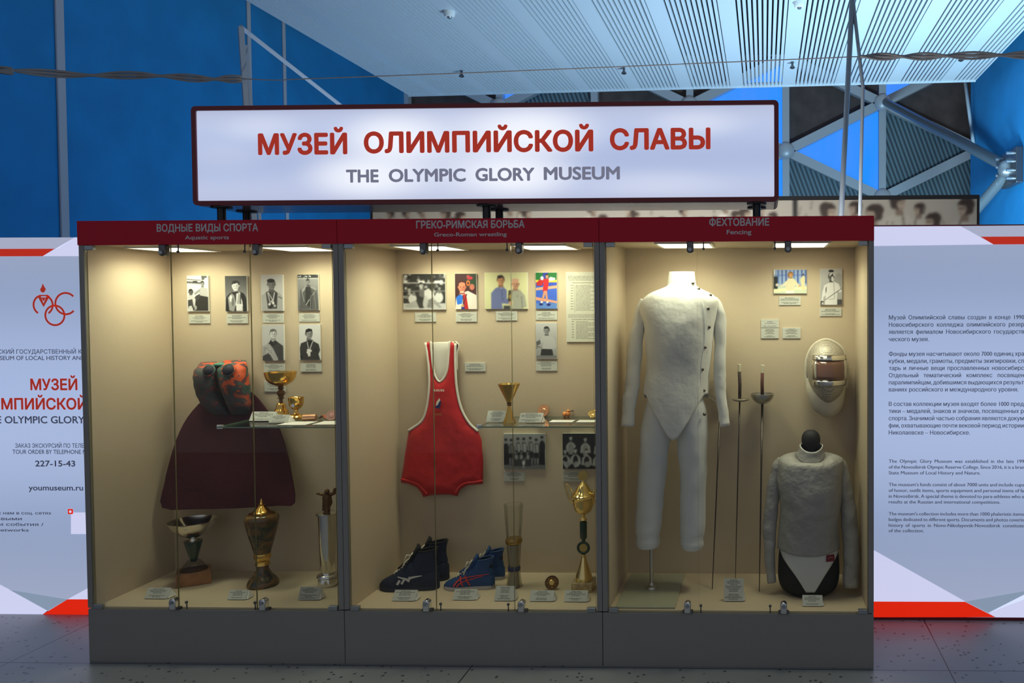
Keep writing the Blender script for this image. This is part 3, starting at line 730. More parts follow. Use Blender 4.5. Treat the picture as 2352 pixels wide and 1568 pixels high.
# ------------------------------------------------------------------ backlit information panels at both sides
YL = .54
lz1 = 2.006
def poly_px(pts, y, m, name, parent):
    P = [U(u, v, y=y) for u, v in pts]
    ar = sum(P[i].x*P[(i + 1) % len(P)].z - P[(i + 1) % len(P)].x*P[i].z for i in range(len(P)))
    if ar < 0: P = P[::-1]
    q = MB(); q.prism([(p.x, p.z) for p in P], y, y + .0006); return q.build(name, M[m], parent)
def info_panel(x0, x1, z1, lab, face):
    t = thing('information_panel', lab, 'information panel', ((x0 + x1)/2, YL, 0), 'backlit information panels')
    MB().box(x0, x1, YL + .004, YL + .12, 0.0, z1).build('panel_frame', M['signframe'], t, bevel=.003)
    M[face] = lit_face(face, [(0, (160, 168, 192)), (.22, (132, 150, 184)), (.36, (160, 176, 212)), (.5, (166, 184, 222)), (.66, (160, 178, 216)), (.76, (152, 170, 206)), (.86, (134, 152, 186)), (1, (150, 160, 186))], (), (0, z1), .92)
    q = MB(); q.box(x0 + .02, x1 - .02, YL, YL + .004, .018, z1 - .018); q.build('panel_face', M[face], t)
    return t
LP = info_panel(-1.16, .20, 1.995, 'backlit white information panel with contact details left of the cabinets', 'left_panel_acrylic')
LQ = info_panel(3.40, 4.80, 2.035, 'backlit white information panel with museum history right of the cabinets', 'right_panel_acrylic')
y1 = YL - .0008; y2 = YL - .0016
poly_px([(-150, 546), (172, 545), (132, 571), (-150, 572)], y1, 'boxgrey', 'grey_facet', LP)
poly_px([(-150, 572), (125, 571), (98, 588), (-150, 589)], y2, 'boxred_dim', 'red_band', LP)
poly_px([(98, 588), (172, 545), (215, 545), (215, 588)], y1, 'boxwhite', 'white_facet', LP)
poly_px([(-100, 1290), (22, 1354), (109, 1402), (96, 1412), (-100, 1411)], y1, 'boxwhite', 'white_facet', LP)
poly_px([(22, 1354), (155, 1376), (109, 1402)], y1, 'boxgrey2', 'grey_facet', LP)
poly_px([(155, 1376), (215, 1343), (215, 1376)], y1, 'boxwhite', 'white_facet', LP)
poly_px([(95, 1412.5), (155, 1376), (215, 1376), (215, 1413)], y2, 'boxred', 'red_band', LP)
poly_px([(1990, 520), (2206, 519), (2282, 561), (1990, 565)], y1, 'boxwhite', 'white_facet', LQ)
poly_px([(2206, 519), (2500, 516), (2500, 542), (2252, 543.5)], y1, 'boxgrey', 'grey_facet', LQ)
poly_px([(2252, 543.5), (2500, 542), (2500, 560), (2282, 561)], y2, 'boxred_dim', 'red_band', LQ)
poly_px([(1985, 1251), (2003, 1261), (2217, 1381), (1985, 1381)], y1, 'boxwhite', 'white_facet', LQ)
poly_px([(1985, 1381), (2217, 1382), (2286, 1417), (1985, 1417)], y2, 'boxred', 'red_band', LQ)
poly_px([(2217, 1381), (2450, 1340), (2270, 1407)], y1, 'boxgrey2', 'grey_facet', LQ)
poly_px([(2270, 1407), (2480, 1300), (2480, 1417), (2288, 1417)], y1, 'boxwhite', 'white_facet', LQ)
yt = YL - .002
MUSEUM_RU = 'НОВОСИБИРСКИЙ ГОСУДАРСТВЕННЫЙ КРАЕВЕДЧЕСКИЙ МУЗЕЙ'
text('МУЗЕЙ', 'red_title_lettering', LP, M['redtext'], yt, 70, 178, 896, 27, .028)
text('ОЛИМПИЙСКОЙ СЛАВЫ', 'red_title_lettering', LP, M['redtext'], yt, -72, 332, 940.5, 27, .028)
text('THE OLYMPIC GLORY MUSEUM', 'grey_subtitle_lettering', LP, M['ink'], yt, -40, 294, 972, 17.5, .018)
text(MUSEUM_RU, 'small_lettering', LP, M['ink'], yt, -88, 345, 812, 10, .008)
text('STATE MUSEUM OF LOCAL HISTORY AND NATURE', 'small_lettering', LP, M['ink'], yt, -63, 253, 826.5, 10, .008)
text('ЗАКАЗ ЭКСКУРСИЙ ПО ТЕЛЕФОНУ', 'small_lettering', LP, M['ink'], yt, 35, 226, 1028, 10, .008)
text('TOUR ORDER BY TELEPHONE NUMBER', 'small_lettering', LP, M['ink'], yt, 29, 236, 1042, 10, .008)
text('227-15-43', 'phone_number', LP, M['ink'], yt, 81, 173, 1071, 14.5, .022)
text('youmuseum.ru', 'web_address', LP, M['ink'], yt, 66, 191, 1126, 13.5, .018)
for tx, u0, u1, vb in (('Присоединяйтесь к нам в соц. сетях', -130, 118, 1181), ('Узнавайте первыми', -130, 50, 1194), ('про выставки и события /', -130, 100, 1207), ('Join our social networks', -130, 66, 1220)):
    text(tx, 'small_lettering', LP, M['ink'], yt, u0, u1, vb, 7.2, .012)
poly_px([(163, 1177), (215, 1177), (215, 1226), (163, 1226)], y2, 'boxwhite', 'blank_code_card', LP)
q = MB(); p = U(161.5, 1174.5, y=y2 - .001); s = .0135
q.prism(rrect(p.x - s, p.x + s, p.z - s, p.z + s, .004), y2 - .001, y2); q.build('red_icon', M['boxred'], LP)
q = MB(); q.prism([(p.x + .007*math.cos(k*.6283), p.z + .007*math.sin(k*.6283)) for k in range(10)], y2 - .0016, y2 - .001); q.build('icon_lens', M['boxwhite'], LP)
# emblem: three linked open rings with a torch
def ring(u, v, r, a0, a1, wd=4.6, name='emblem_ring'):
    c = U(u, v, y=yt); k_ = mpp(YL); q = MB(); n = 44
    vs = []
    for k in range(n + 1):
        an = math.radians(a0 + (a1 - a0)*k/n)
        for rr_ in (r - wd/2, r + wd/2): vs.append((c.x + rr_*k_*math.cos(an), yt, c.z + rr_*k_*math.sin(an)))
    q.add(vs, [(2*k, 2*k + 1, 2*k + 3, 2*k + 2) for k in range(n)]); return q.build(name, M['redtext'], LP)
ring(99, 700, 23, 118, 236); ring(99, 700, 23, -58, 62)
ring(126, 724, 23, -10, 350); ring(151, 697, 25, 42, 318)
def shape(pts, name, m='redtext'): return poly_px(pts, yt, m, name, LP)
shape([(86, 680), (92, 676), (100, 697), (108, 676), (114, 680), (100, 705)], 'emblem_torch')
shape([(91, 677), (109, 677), (109, 680), (91, 680)], 'emblem_torch'); shape([(95, 683), (105, 683), (100, 692)], 'emblem_torch')
shape([(98, 651), (102, 659), (105, 663), (103, 669), (99, 672), (94, 670), (92, 664), (95, 660)], 'emblem_flame')
# museum history, right panel
px0 = U(2041, 734, y=yt).x; px1 = U(2440, 734, y=yt).x
RU = [[('Музей Олимпийской славы создан в конце 1990-х', 43), ('Новосибирского колледжа олимпийского резерва,', 42), ('является филиалом Новосибирского государствен-', 43), ('ческого музея.', 0)],
      [('Фонды музея насчитывают около 7000 единиц хранения:', 45), ('кубки, медали, грамоты, предметы экипировки, спортин-', 47), ('тарь и личные вещи прославленных новосибирских', 43), ('Отдельный тематический комплекс посвящен', 40), ('паралимпийцам, добившимся выдающихся результатов', 44), ('ваниях российского и международного уровня.', 0)],
      [('В состав коллекции музея входят более 1000 предметов', 47), ('тики – медалей, знаков и значков, посвященных разным', 47), ('спорта. Значимой частью собрания являются документы', 47), ('фии, охватывающие почти вековой период истории', 46), ('Николаевске – Новосибирске.', 0)]]
VB = [[733.6, 750.2, 766.5, 783.4], [817.2, 833.5, 849.7, 866.3, 882.6, 898.8], [932, 948.2, 964.8, 981.4, 997.6]]
EN = [[('The Olympic Glory Museum was established in the late 1990s', 56), ('of the Novosibirsk Olympic Reserve College. Since 2016, it is a branch', 68), ('State Museum of Local History and Nature.', 0)],
      [("The museum's funds consist of about 7000 units and include cups,", 63), ('of honor, outfit items, sports equipment and personal items of famous', 65), ('in Novosibirsk. A special theme is devoted to para-athletes who achieved', 65), ('results at the Russian and international competitions.', 0)],
      [("The museum's collection includes more than 1000 phaleristic items,", 65), ('badges dedicated to different sports. Documents and photos covering', 66), ('history of sports in Novo-Nikolayevsk-Novosibirsk constitute', 60), ('of the collection.', 0)]]
VE = [[1062.3, 1075.7, 1089], [1115.9, 1129.3, 1142.7, 1155.7], [1182.9, 1196, 1209.4, 1221.7]]
hr = U(2041, 724, y=yt).z - U(2041, 733.8, y=yt).z; he = U(2035, 1054, y=yt).z - U(2035, 1062.0, y=yt).z
def ratio(body, u0, u1, v, h): return (U(u1, v, y=yt).x - U(u0, v, y=yt).x)/(np.ptp(glyphs(body, 1, 3)[0][:, 0])*h/.729)
sr = ratio('ваниях российского и международного уровня.', 2038, 2335, 898, hr); se = ratio('State Museum of Local History and Nature.', 2033.6, 2244, 1089, he)
for L_, V_ in zip(RU, VB): para([(t_, t_[:n_]) for t_, n_ in L_], 'text_line', LQ, M['ink'], yt, px0 + .002, U(2352, 800, y=yt).x, [U(2041, v, y=yt).z for v in V_], hr, .016, sr)
for L_, V_ in zip(EN, VE): para([(t_, t_[:n_]) for t_, n_ in L_], 'text_line', LQ, M['ink'], yt, px0 + .002, U(2352, 1100, y=yt).x, [U(2035, v, y=yt).z for v in V_], he, .016, se)
# ------------------------------------------------------------------ photographs and caption plates on the back linings
YF = DB - .012                                    # face of the foam boards
def board(name, rect, img, lab, cat, group, th=.010, m='print', part='picture'):
    (u0, v0, u1, v1) = rect; y = DB - .0015 - th
    A, B = U(u0, v1, y=y), U(u1, v1, y=y); C, D = U(u1, v0, y=y), U(u0, v0, y=y)
    x0, x1 = (A.x + D.x)/2, (B.x + C.x)/2; z0, z1 = (A.z + B.z)/2, (C.z + D.z)/2
    o = MB().box(x0, x1, y, y + th, z0, z1).build(name, M['white'], label=lab, cat=cat, group=group)
    e = .0008
    picture(part, img, (x0 + e, y - .0006, z0 + e), (x1 - e, y - .0006, z0 + e), (x1 - e, y - .0006, z1 - e), (x0 + e, y - .0006, z1 - e), o, M[m])
    return o
def plate(rect, lab, rows=7, seed=0, **k):
    return board('caption_plate', rect, caption_img(rect[2] - rect[0], rect[3] - rect[1], rows, seed=seed, **k), lab, 'caption plate', 'caption plates', .004, 'caption', 'printed_text')
def photo(rect, pic, lab): return board('photograph', rect, pic.out(), lab, 'photograph', 'mounted photographs')
def P(rect, bg): return Pic(rect[2] - rect[0], rect[3] - rect[1], bg)
A_ = 1.66
# --- left cabinet portraits
r = (429.6, 633, 478.6, 715); p = P(r, 222)
for y, w_ in ((.16, .03), (.28, .05), (.33, .025)): p.l(0, y, .66, y + .05, w_, 70)
p.r(.28, .24, .5, .32, 30); p.p([(.68, 0), (.95, 0), (.95, .12), (.72, .22)], 90); p.r(.84, .1, .97, .9, 235)
p.p([(.58, .62), (.72, .5), (.98, .6), (.98, 1.0), (.6, 1.0)], 178); p.p([(.34, .8), (.62, .6), (.62, .75), (.36, .92)], 150)
p.p([(.36, 1.0), (.58, .92), (.99, 1.0), (.99, 1.66), (.34, 1.66)], 38); p.p([(.4, .95), (.6, .85), (.62, 1.05), (.42, 1.2)], 60)
p.head(.74, .36, .11, 150, 25); p.head(.18, .76, .13, 95, 20)
p.p([(.03, .92), (.28, .9), (.4, 1.1), (.36, 1.5), (.05, 1.5)], 200); p.p([(.03, 1.15), (.24, 1.1), (.3, 1.5), (.03, 1.55)], 60)
p.p([(.05, 1.45), (.2, 1.4), (.26, 1.66), (.05, 1.66)], 205); p.e(.36, 1.5, .09, .12, 160); p.e(.3, 1.56, .04, .09, 40)
photo(r, p.speckle(6), 'black and white photograph of two people by a rail, far left of left cabinet')
plate((433.9, 722.4, 482.2, 742.6), 'caption plate under the photograph of two people by a rail', seed=1)
r = (517, 633, 567, 715); p = P(r, 100).grad(60, 150, 0, 1.0).grad(150, 105, 1.0, A_)
p.e(.2, .5, .5, .5, 70, al=.35)
p.p([(.02, 1.66), (.04, 1.0), (.2, .82), (.4, .72), (.66, .72), (.88, .82), (.97, 1.0), (.98, 1.66)], 28)
p.p([(.12, 1.0), (.3, .8), (.42, .9), (.5, 1.3), (.4, 1.66), (.18, 1.6)], 150); p.e(.26, 1.05, .07, .16, 220); p.e(.35, 1.2, .06, .2, 110)
p.p([(.5, .75), (.66, .72), (.8, 1.2), (.82, 1.66), (.5, 1.66)], 170); p.l(.58, .8, .5, 1.35, .05, 235); p.l(.68, .78, .8, 1.4, .04, 240); p.l(.72, .85, .7, 1.5, .05, 60)
p.r(.5, 1.3, .78, 1.6, 225); p.r(.84, 1.1, .98, 1.66, 25)
p.head(.5, .44, .21, 232, 28, -1); p.p([(.32, .42), (.34, .26), (.5, .2), (.66, .26), (.69, .44), (.62, .33), (.46, .31)], 30); p.p([(.38, .74), (.62, .72), (.6, .8), (.42, .82)], 22)
photo(r, p, 'dark studio portrait of a youth with a fringe and medals on ribbons, left cabinet')
plate((520.8, 721, 568.5, 742.6), 'caption plate under the dark studio portrait of a youth', seed=2)
r = (599.5, 630.6, 650, 714); p = P(r, 200)
p.p([(.02, 1.66), (.02, .95), (.25, .8), (.42, .72), (.62, .72), (.85, .84), (.98, 1.0), (.98, 1.66)], 172)
p.p([(.22, .8), (.42, .72), (.62, .72), (.76, .84), (.72, 1.55), (.3, 1.55)], 70)
for x0, x1, c in ((.3, .42, 190), (.4, .48, 30), (.62, .52, 215), (.7, .6, 35), (.34, .6, 200)): p.l(x0, .82, x1, 1.3, .045, c)
for x, y, c in ((.38, 1.35, 220), (.48, 1.4, 30), (.55, 1.3, 230), (.62, 1.42, 180), (.5, 1.22, 200), (.42, 1.5, 40), (.66, 1.3, 60)): p.e(x, y, .06, .06, c)
p.l(.8, 1.0, .95, 1.08, .03, 60); p.head(.48, .42, .22, 130, 38); p.e(.46, .27, .18, .09, 40)
photo(r, p.speckle(5), 'pale portrait of a young person in light jacket with many medals, left cabinet')
plate((603.4, 720, 651, 741), 'caption plate under the portrait in light jacket with many medals', seed=3)
r = (683.7, 630, 731.7, 712.6); p = P(r, 120).grad(150, 95)
p.r(0, 0, 1, .16, 60)
for k in range(26): p.e(R_.random(), R_.random()*.16, .03, .03, R_.choice([220, 30, 120]))
p.r(0, .17, 1, .21, 190)
p.p([(.1, 1.66), (.12, .75), (.35, .55), (.5, .48), (.64, .52), (.92, .7), (.98, 1.66)], 84); p.p([(.18, .72), (.42, .5), (.46, .62), (.24, .86)], 150); p.p([(.62, .52), (.92, .7), (.88, .78), (.62, .62)], 145)
p.p([(.38, .6), (.6, .58), (.7, 1.0), (.66, 1.66), (.36, 1.4)], 48); p.l(.2, .8, .3, 1.3, .03, 150); p.l(.86, .8, .7, 1.0, .03, 150); p.l(.64, 1.0, .6, 1.66, .03, 140); p.l(.8, .9, .86, 1.66, .03, 120); p.l(.4, 1.45, .56, 1.2, .05, 150)
p.head(.5, .34, .11, 140, 60); p.p([(.42, .26), (.5, .16), (.58, .26)], 50)
photo(r, p.speckle(9), 'dark grey photograph of a person in an open tracksuit, left cabinet top right')
plate((687.3, 719.7, 734, 738.6), 'caption plate under the photograph of a person in open tracksuit', 6, seed=4)
r = (602.5, 745.7, 652, 828); p = P(r, 196)
p.p([(.0, 1.66), (.02, 1.05), (.3, .84), (.62, .72), (.78, .84), (.97, .98), (.98, 1.66)], 66)
p.p([(.0, 1.0), (.32, .86), (.5, 1.1), (.74, 1.6), (.7, 1.66), (.5, 1.66), (.3, 1.3), (.0, 1.45)], 172)
for k in range(30): p.e(.05 + .4*R_.random(), 1.05 + .3*R_.random(), .025, .02, R_.choice([140, 195, 110]))
p.p([(.3, .86), (.4, .68), (.54, .92), (.5, 1.0)], 40); p.p([(.7, .86), (.62, .68), (.54, .92), (.56, .98)], 46)
p.head(.52, .4, .2, 214, 120); p.p([(.35, .37), (.39, .23), (.52, .19), (.65, .22), (.69, .37), (.6, .28), (.44, .28)], 105)
photo(r, p.speckle(4), 'portrait of a fair-haired person with a sash over a dark collared shirt, lower row')
plate((605.6, 835, 653.6, 859), 'caption plate partly behind the rim of the gold goblet', 8, seed=5)
r = (687.3, 745, 736.3, 826.5); p = P(r, 214)
p.p([(.04, 1.66), (.02, 1.1), (.08, .88), (.34, .78), (.64, .76), (.92, .92), (.98, 1.2), (.9, 1.4), (.98, 1.66)], 52); p.p([(.02, 1.5), (.14, 1.42), (.1, 1.66)], 25)
p.p([(.36, .74), (.66, .72), (.5, 1.0)], 28); p.l(.38, .82, .44, 1.2, .04, 190); p.l(.64, .78, .5, 1.15, .04, 205)
for x, y in ((.4, 1.2), (.46, 1.26), (.38, 1.3), (.5, 1.2), (.54, 1.24), (.42, 1.36), (.48, 1.34)): p.e(x, y, .05, .05, 225)
p.r(.4, 1.36, .52, 1.5, 220); p.r(.7, 1.16, .84, 1.26, 36)
p.head(.46, .42, .2, 150, 30, 1); p.p([(.29, .42), (.32, .24), (.46, .18), (.61, .22), (.64, .40), (.56, .29), (.38, .30)], 28)
photo(r, p.speckle(4), 'portrait of a dark-haired person in dark uniform with a cluster of medals, lower row')
plate((690.4, 834, 738.7, 853.4), 'caption plate under the portrait in dark uniform with medals', seed=6)
plate((607, 875.5, 655, 899), 'caption plate behind the stem of the gold goblet', 7, seed=7)
# --- middle cabinet
r = (926, 628.7, 1023, 711); p = P(r, 45)
for k in range(34): x, y = R_.random(), R_.random()*.5; p.e(x, y, .03, .035, R_.choice([20, 90, 150, 190])); p.e(x, y + .06, .045, .03, R_.choice([30, 70, 160]))
p.r(0, .2, 1, .225, 200); p.r(0, .4, 1, .42, 150); p.r(.02, .15, .1, .2, 220); p.r(.36, .16, .52, .22, 225); p.r(.74, .16, .95, .22, 220)
p.e(.22, .6, .1, .12, 205); p.e(.25, .47, .04, .05, 120); p.e(.85, .56, .1, .13, 200); p.e(.86, .42, .04, .05, 110); p.e(.08, .55, .05, .04, 130)
p.r(0, .7, 1, .85, 190)
p.p([(.02, .76), (.3, .62), (.4, .62), (.4, .8), (.1, .8)], 165); p.p([(.3, .62), (.56, .64), (.6, .8), (.38, .82)], 50)
p.p([(.46, .42), (.6, .34), (.74, .48), (.78, .72), (.62, .76), (.5, .6)], 200); p.p([(.46, .72), (.5, .5), (.62, .6), (.6, .82), (.48, .8)], 180); p.p([(.6, .62), (.72, .56), (.72, .82), (.56, .8)], 120)
p.p([(.74, .6), (.9, .78), (.88, .82), (.7, .7)], 150); p.p([(.38, .36), (.5, .32), (.5, .56), (.38, .54)], 100); p.head(.43, .27, .065, 200, 25)
photo(r, p.speckle(8), 'wide black and white photograph of two wrestlers on the mat')
plate((953, 718, 1001, 739), 'caption plate under the wide wrestling photograph', seed=8)
r = (1045, 628, 1094.5, 710); p = P(r, (62, 26, 28))
p.e(.8, .3, .3, .4, (40, 50, 30)); p.e(.7, .2, .14, .08, (190, 40, 60)); p.e(.62, .12, .08, .06, (170, 60, 70)); p.e(.85, .5, .12, .2, (30, 60, 30)); p.e(.62, .44, .09, .13, (225, 120, 50)); p.e(.62, .44, .045, .07, (70, 30, 25))
p.p([(0, 1.66), (.04, 1.1), (.28, .92), (.6, .8), (.9, .95), (1, 1.0), (1, 1.66)], (226, 214, 205)); p.p([(.04, 1.1), (.24, .95), (.36, 1.05), (.32, 1.4), (.1, 1.45)], (40, 110, 215))
p.p([(.36, 1.0), (.52, .95), (.62, 1.66), (.4, 1.66)], (180, 30, 30)); p.p([(.3, 1.5), (.42, 1.4), (.44, 1.66), (.28, 1.66)], (30, 40, 140)); p.l(.36, 1.0, .38, 1.45, .03, (40, 40, 60)); p.l(.55, .95, .38, 1.45, .03, (40, 40, 60)); p.e(.36, 1.5, .06, .07, (190, 150, 90))
p.e(.8, .62, .12, .14, (190, 110, 90)); p.head(.33, .6, .23, (222, 130, 100), (120, 80, 50), 0, True); p.r(.24, .84, .42, .88, (245, 225, 215))
photo(r, p, 'colour photograph of a smiling winner with a medal and red flowers')
plate((1047, 717, 1095, 739), 'caption plate under the colour photograph of the winner with flowers', seed=9)
r = (1113, 625.5, 1211.7, 709.5); p = P(r, (222, 222, 168)).grad((228, 228, 178), (205, 205, 160))
p.p([(.15, .85), (.15, .48), (.26, .36), (.42, .32), (.52, .42), (.52, .62), (.62, .66), (.6, .74), (.4, .72), (.42, .85)], (104, 114, 162)); p.p([(.34, .33), (.44, .33), (.4, .42)], (130, 140, 180)); p.l(.4, .4, .42, .66, .012, (60, 66, 110))
p.p([(.56, .42), (.68, .4), (.82, .4), (.94, .54), (.98, .8), (.9, .82), (.9, .85), (.62, .85), (.66, .7)], (162, 164, 150)); p.l(.86, .56, .88, .82, .02, (120, 122, 112)); p.r(.74, .52, .8, .58, (148, 150, 138))
p.p([(.56, .42), (.64, .42), (.62, .72), (.54, .66)], (60, 56, 48)); p.e(.6, .56, .03, .06, (170, 140, 60)); p.e(.6, .72, .04, .05, (200, 150, 120)); p.p([(.44, .78), (.6, .78), (.6, .85), (.44, .85)], (60, 64, 66))
p.head(.38, .17, .105, (208, 150, 110), (35, 28, 25)); p.head(.72, .26, .105, (214, 160, 130), (200, 180, 160), 0, True); p.e(.72, .18, .09, .04, (218, 170, 145))
photo(r, p, 'colour photograph of two men shaking hands before a pale wall')
plate((1139, 714.8, 1187.4, 736), 'caption plate under the photograph of two men shaking hands', seed=10)
r = (1230.6, 625.5, 1279.5, 709); p = P(r, (60, 100, 200))
p.r(0, 0, 1, .34, (30, 110, 50)); p.p([(.35, 0), (.6, 0), (.5, .3), (.3, .34)], (40, 60, 160)); p.r(0, .34, 1, .46, (225, 190, 60)); p.r(0, .46, 1, .66, (50, 80, 190)); p.p([(0, .72), (1, .6), (1, .74), (0, .84)], (222, 160, 130)); p.p([(0, .9), (1, .78), (1, 1.2), (0, 1.2)], (60, 96, 200)); p.p([(0, 1.15), (1, 1.35), (1, 1.45), (0, 1.3)], (224, 150, 120)); p.r(0, 1.45, 1, 1.7, (90, 130, 200))
p.p([(.02, .5), (.3, .2), (.42, .28), (.3, .62), (.06, .62)], (180, 36, 40)); p.p([(.6, .3), (.7, .2), (.94, .26), (.9, .36), (.66, .4)], (215, 215, 225)); p.e(.3, .26, .08, .1, (190, 200, 220))
p.p([(.38, .3), (.62, .28), (.6, .6), (.54, .9), (.32, .9), (.36, .6)], (196, 36, 44)); p.l(.42, .9, .28, 1.4, .1, (200, 140, 110)); p.l(.48, .9, .54, 1.4, .1, (200, 140, 110)); p.e(.24, 1.5, .1, .06, (30, 40, 110)); p.e(.6, 1.52, .1, .06, (30, 40, 110)); p.r(.22, 1.36, .32, 1.44, 230); p.r(.5, 1.36, .58, 1.44, 230); p.head(.54, .16, .09, (205, 150, 120), (40, 30, 28))
photo(r, p, 'colour photograph of a wrestler in red carrying a flag across a blue mat')
plate((1231, 714.4, 1279.5, 734.4), 'caption plate under the flag carrier in red', 6, seed=12)
r = (1231, 741.4, 1279, 824.3); p = P(r, 176).grad(196, 150)
for k in range(30): p.e(R_.random(), .7 + .5*R_.random(), .06, .04, R_.choice([120, 150, 175, 100]), al=.6)
p.p([(.24, .68), (.42, .58), (.66, .58), (.9, .75), (.98, 1.1), (.9, 1.3), (.84, 1.15), (.82, 1.3), (.3, 1.28), (.34, .9), (.16, 1.0)], 186); p.p([(.26, 1.24), (.78, 1.26), (.84, 1.6), (.2, 1.6)], 48); p.r(0, 1.56, 1, 1.7, 120)
p.p([(.0, .9), (.2, .8), (.22, 1.0), (.02, 1.1)], 90); p.head(.52, .34, .17, 150, 45, -1)
photo(r, p.speckle(5), 'grey photograph of a youth in a pale sweater, below the flag carrier')
plate((1231, 829.6, 1279.5, 851.3), 'caption plate under the youth in a pale sweater', seed=13)
plate((1068, 833, 1115, 852.6), 'small caption plate right of the red singlet, alone on the lining', 6, seed=14, gap=3)
# text board
rb = (1300.7, 624.4, 1392, 785); im = np.zeros((160, 92, 3)); im[:] = np.array((206, 206, 190))/255; rs = np.random.RandomState(3)
def tl(row, x0, x1, d=.5):
    x = x0
    while x < x1: L = 2 + rs.randint(7); im[row:row + 1, x:min(x + L, x1)] *= d + .12*rs.rand(); x += L + 1
for k in (9, 12, 15, 18): tl(k, 4, 84)
tl(24, 14, 80, .35)
for k in range(20):
    if k % 2 == 0: tl(30 + k*3, 10, 17, .3)
    tl(30 + k*3, 22, 84 if k % 3 else 56)
im[30:92, 19:20] *= .7
for k in (97, 100, 103): tl(k, 4, 84)
tl(108, 12, 80, .35)
for k in range(14):
    if k % 2 == 0: tl(113 + k*3, 12, 17, .3)
    tl(113 + k*3, 22, 82 if k % 4 else 50)
board('text_board', rb, im, 'tall pale board of small printed text at the top right of the middle cabinet', 'text board', None, .006)
# group photographs
r = (1157, 995.6, 1253, 1077); p = P(r, 150).grad(165, 110)
p.r(0, .76, 1, .85, 110)
for k, (x, y, c) in enumerate(((.05, .16, 25), (.18, .17, 120), (.34, .14, 160), (.48, .14, 170), (.64, .12, 150), (.78, .16, 160), (.92, .1, 22))):
    p.p([(x - .07, .75), (x - .06, y + .14), (x - .02, y + .07), (x + .03, y + .07), (x + .07, y + .14), (x + .06, .75)], c if c < 60 else 34)
    if c > 60: p.p([(x - .06, y + .3), (x - .06, y + .12), (x, y + .08), (x + .06, y + .12), (x + .06, y + .3)], c); p.l(x - .03, y + .1, x, y + .34, .014, 40); p.r(x - .05, .58, x - .015, .74, 140); p.r(x + .015, .58, x + .05, .74, 140)
    p.e(x, y, .033, .042, 140); p.e(x, y - .02, .034, .028, 28)
for x in (.3, .42, .58): p.e(x, .44, .03, .04, 130); p.p([(x - .07, .78), (x - .05, .5), (x + .05, .5), (x + .07, .78)], 60); p.e(x, .56, .04, .06, 150); p.e(x, .42, .03, .02, 28)
p.e(.47, .7, .03, .06, 210); p.r(.455, .74, .485, .82, 200)
photo(r, p.speckle(7), 'wide dark team photograph, standing row behind crouching row, under the glass shelf')
plate((1157.5, 1083, 1205, 1104.5), 'caption plate under the wide dark team photograph', 7, seed=15, tone=(180, 180, 170))
r = (1292, 995, 1388, 1077); p = P(r, 26)
for x, y, s in ((.2, .1, 1), (.55, .13, 1), (.88, .15, 1), (.06, .42, 1.05), (.31, .4, 1.05), (.58, .42, 1), (.85, .44, 1.05)):
    p.p([(x - .13*s, y + .34), (x - .11*s, y + .17), (x - .04, y + .1), (x + .04, y + .1), (x + .11*s, y + .17), (x + .13*s, y + .34)], 168); p.p([(x - .06, y + .4), (x - .06, y + .2), (x - .025, y + .13), (x + .025, y + .13), (x + .06, y + .2), (x + .06, y + .4)], 38 if y > .3 else 140)
    p.head(x, y, .05*s, 190, 24)
for x in (.1, .33, .6, .84): p.e(x, .74, .08, .07, 150)
p.l(.02, .68, .1, .82, .05, 170); p.l(.42, .7, .3, .8, .05, 170)
photo(r, p.speckle(6), 'dark team photograph of seated wrestlers at the right post, under the glass shelf')
plate((1293, 1082.5, 1345, 1105), 'caption plate behind the disc of the tall gold trophy', 7, seed=16, tone=(180, 180, 170))
# --- right cabinet
r = (1777, 619, 1853, 674); p = P(r, (150, 175, 215))
for k in range(9): p.r(k*.12, 0, k*.12 + .03, .42, R_.choice([(30, 60, 150), (235, 240, 225), (70, 110, 190)]))
p.r(0, .16, 1, .18, (60, 90, 190)); p.r(0, .52, 1, .73, (205, 215, 190)); p.p([(0, .6), (1, .5), (1, .58), (0, .68)], (240, 235, 190)); p.r(.0, .2, .12, .58, (20, 30, 30))
p.p([(.36, .66), (.36, .4), (.44, .27), (.6, .26), (.68, .34), (.8, .5), (.76, .56), (.64, .48), (.62, .66)], (226, 216, 180)); p.p([(.38, .34), (.44, .28), (.38, .5), (.2, .52), (.14, .46), (.26, .46)], (226, 218, 190)); p.e(.1, .46, .05, .05, (215, 205, 190)); p.p([(.36, .64), (.62, .64), (.62, .73), (.36, .73)], (244, 240, 228))
p.p([(.8, .3), (.88, .18), (.96, .22), (.94, .66), (.88, .66)], (225, 215, 170)); p.e(.9, .15, .03, .03, 60)
p.head(.53, .14, .075, (220, 160, 90), (140, 90, 40)); p.e(.45, .16, .025, .09, (150, 100, 50)); p.e(.79, .5, .04, .025, (220, 160, 100))
photo(r, p, 'colour photograph of a fencer with arms spread in a hall with blue windows')
plate((1789.5, 681, 1839, 700.7), 'caption plate under the colour fencing photograph', 6, seed=17, gap=3)
r = (1884, 617, 1934.5, 700); p = P(r, 180).grad(190, 165)
p.e(.85, .6, .25, .4, 150, al=.6); p.r(.78, 1.4, 1, 1.64, 70)
p.p([(.2, 1.66), (.24, 1.2), (.14, 1.3), (.12, 1.64), (.02, 1.64), (.08, 1.1), (.18, .75), (.42, .62), (.62, .58), (.84, .68), (.98, 1.0), (.9, 1.1), (.78, .98), (.76, 1.66)], 226)
p.p([(.24, .9), (.28, .8), (.28, 1.0), (.24, 1.15)], 60); p.l(.62, .62, .66, 1.36, .02, 140); p.l(.22, 1.42, .98, .9, .022, 60); p.l(.66, 1.36, .4, 1.4, .02, 140); p.e(.08, 1.56, .08, .1, 60); p.e(.1, 1.58, .05, .06, 200)
